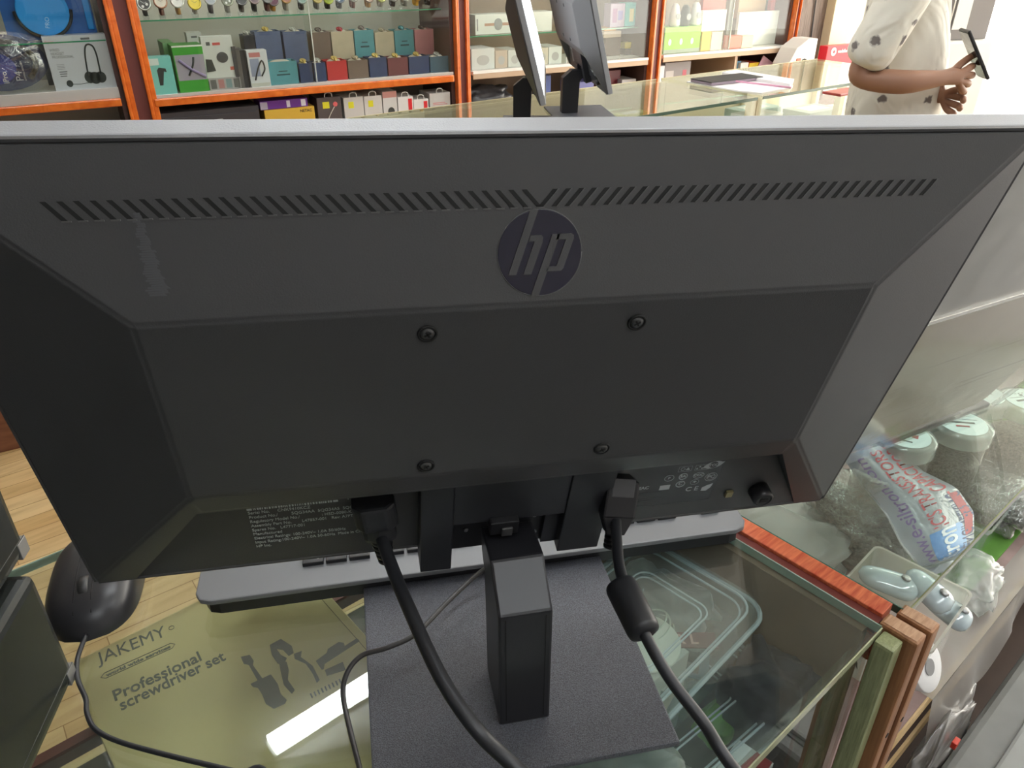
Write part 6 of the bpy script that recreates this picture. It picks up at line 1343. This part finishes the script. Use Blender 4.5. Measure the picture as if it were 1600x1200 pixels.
SR = [(0.145, 0.145), (0.145, 0.145), (0.135, 0.135), (0.135, 0.135), (0.115, 0.115), (0.075, 0.075), 0.075, 0.068, 0.066, 0.075, 0.068, 0.066]
sh_ = skin('shirt', SV, SE, SR, shirt_m, per, 3)
pl_ = M().tube([(0.09, -0.06, 1.42), (0.115, -0.06, 1.30), (0.118, -0.055, 1.15), (0.115, -0.05, 1.0), (0.115, -0.05, 0.88)], 0.0035, 6, 6).link('shirt_placket', mat('grey_piping', (0.16, 0.15, 0.14), 0.6), sh_)
TV = [(-0.01, 0, 0.86), (-0.01, -0.09, 0.80), (0.02, -0.10, 0.50), (-0.02, -0.10, 0.08), (-0.01, 0.09, 0.80), (0.02, 0.10, 0.50), (-0.02, 0.10, 0.08)]
skin('trousers', TV, [(0, 1), (1, 2), (2, 3), (0, 4), (4, 5), (5, 6)], [(0.14, 0.11), 0.10, 0.08, 0.07, 0.10, 0.08, 0.07], mat('dark_trousers', (0.05, 0.05, 0.07), 0.8), per)
hr = M().grid(lambda u, v: (0.015 + 0.098 * math.cos(2 * PI * u) * math.cos(v * 1.5), 0.084 * math.sin(2 * PI * u) * math.cos(v * 1.5), 1.685 + 0.115 * math.sin(v * 1.5)), 24, 10).link('hair', mat('black_hair', (0.01, 0.01, 0.01), 0.6), per)
fa_ = M()
fa_.lathe([(0.010, 0), (0.006, 0.012), (0.001, 0.02)], 10, mtx=T3(0.118, 0, 1.635) @ Matrix.Rotation(R(80), 4, 'Y')).link('nose', skin_m, per)
ey = M(); [ey.lathe([(0.001, -0.009), (0.008, -0.005), (0.010, 0), (0.008, 0.005), (0.001, 0.009)], 12, mtx=T3(0.108, s * 0.030, 1.665) @ Matrix.Rotation(R(90), 4, 'Y')) for s in (-1, 1)]; ey.link('eyes', white, per)
M().box(0.108, 0.122, -0.022, 0.022, 1.598, 1.606, 0.002).link('mouth', mat('lips', (0.25, 0.08, 0.07), 0.5), per)
er = M(); [er.lathe([(0.002, -0.006), (0.020, -0.003), (0.022, 0.003), (0.010, 0.006)], 14, mtx=T3(0.03, s * 0.080, 1.65) @ Matrix.Rotation(R(90), 4, 'X')) for s in (-1, 1)]; er.link('ears', skin_m, per)
ph = thing('phone', 'dark phone held up in the hands of the person', 'phone', mtx=per.matrix_world @ T3(0.180, -0.145, 1.105) @ Matrix.Rotation(R(-35), 4, 'Y'))
M().box(-0.004, 0.004, -0.036, 0.036, -0.045, 0.10, 0.003).link('phone_body', black, ph)
M().box(-0.0052, -0.0042, -0.033, 0.033, -0.04, 0.095).link('phone_screen', mat('phone_glass', (0.05, 0.05, 0.055), 0.1), ph)
# things beyond the person: grey board and pale desk by the doorway
bd = thing('display_board', 'grey dark-framed board standing behind the phone near the doorway', 'board', mtx=T3(*(FH * 3.0 + RT * 1.62)) @ RZ(YAW - R(75)))
M().box(-0.09, 0.09, 0.0, 0.03, 1.085, 1.40, 0.004).link('board', mat('smoky_board', (0.22, 0.20, 0.19), 0.3), bd)
M().box(-0.085, -0.01, -0.004, -0.0005, 1.12, 1.22).link('pale_poster', mat('pale_poster', (0.85, 0.82, 0.72), 0.5), bd)
M().box(-0.12, 0.12, -0.02, 0.10, 0.001, 1.0845, 0.01).link('cabinet_base', mat('base_white', (0.8, 0.78, 0.74), 0.5), bd)
dk = thing('white_desk', 'sunlit white table by the shop entrance at the far right', 'table', mtx=T3(*(FH * 2.3 + RT * 2.1)) @ RZ(YAW - R(90)))
M().box(-0.45, 0.6, -0.5, 0.4, 0.86, 0.89, 0.004).link('table_top', mat('bright_white_top', (0.88, 0.87, 0.82), 0.4), dk)
for sx, sy in ((-.42, -.47), (.57, -.47), (-.42, .37), (.57, .37)): M().box(sx - .02, sx + .02, sy - .02, sy + .02, 0.001, 0.8595).link('leg', white_m, dk)
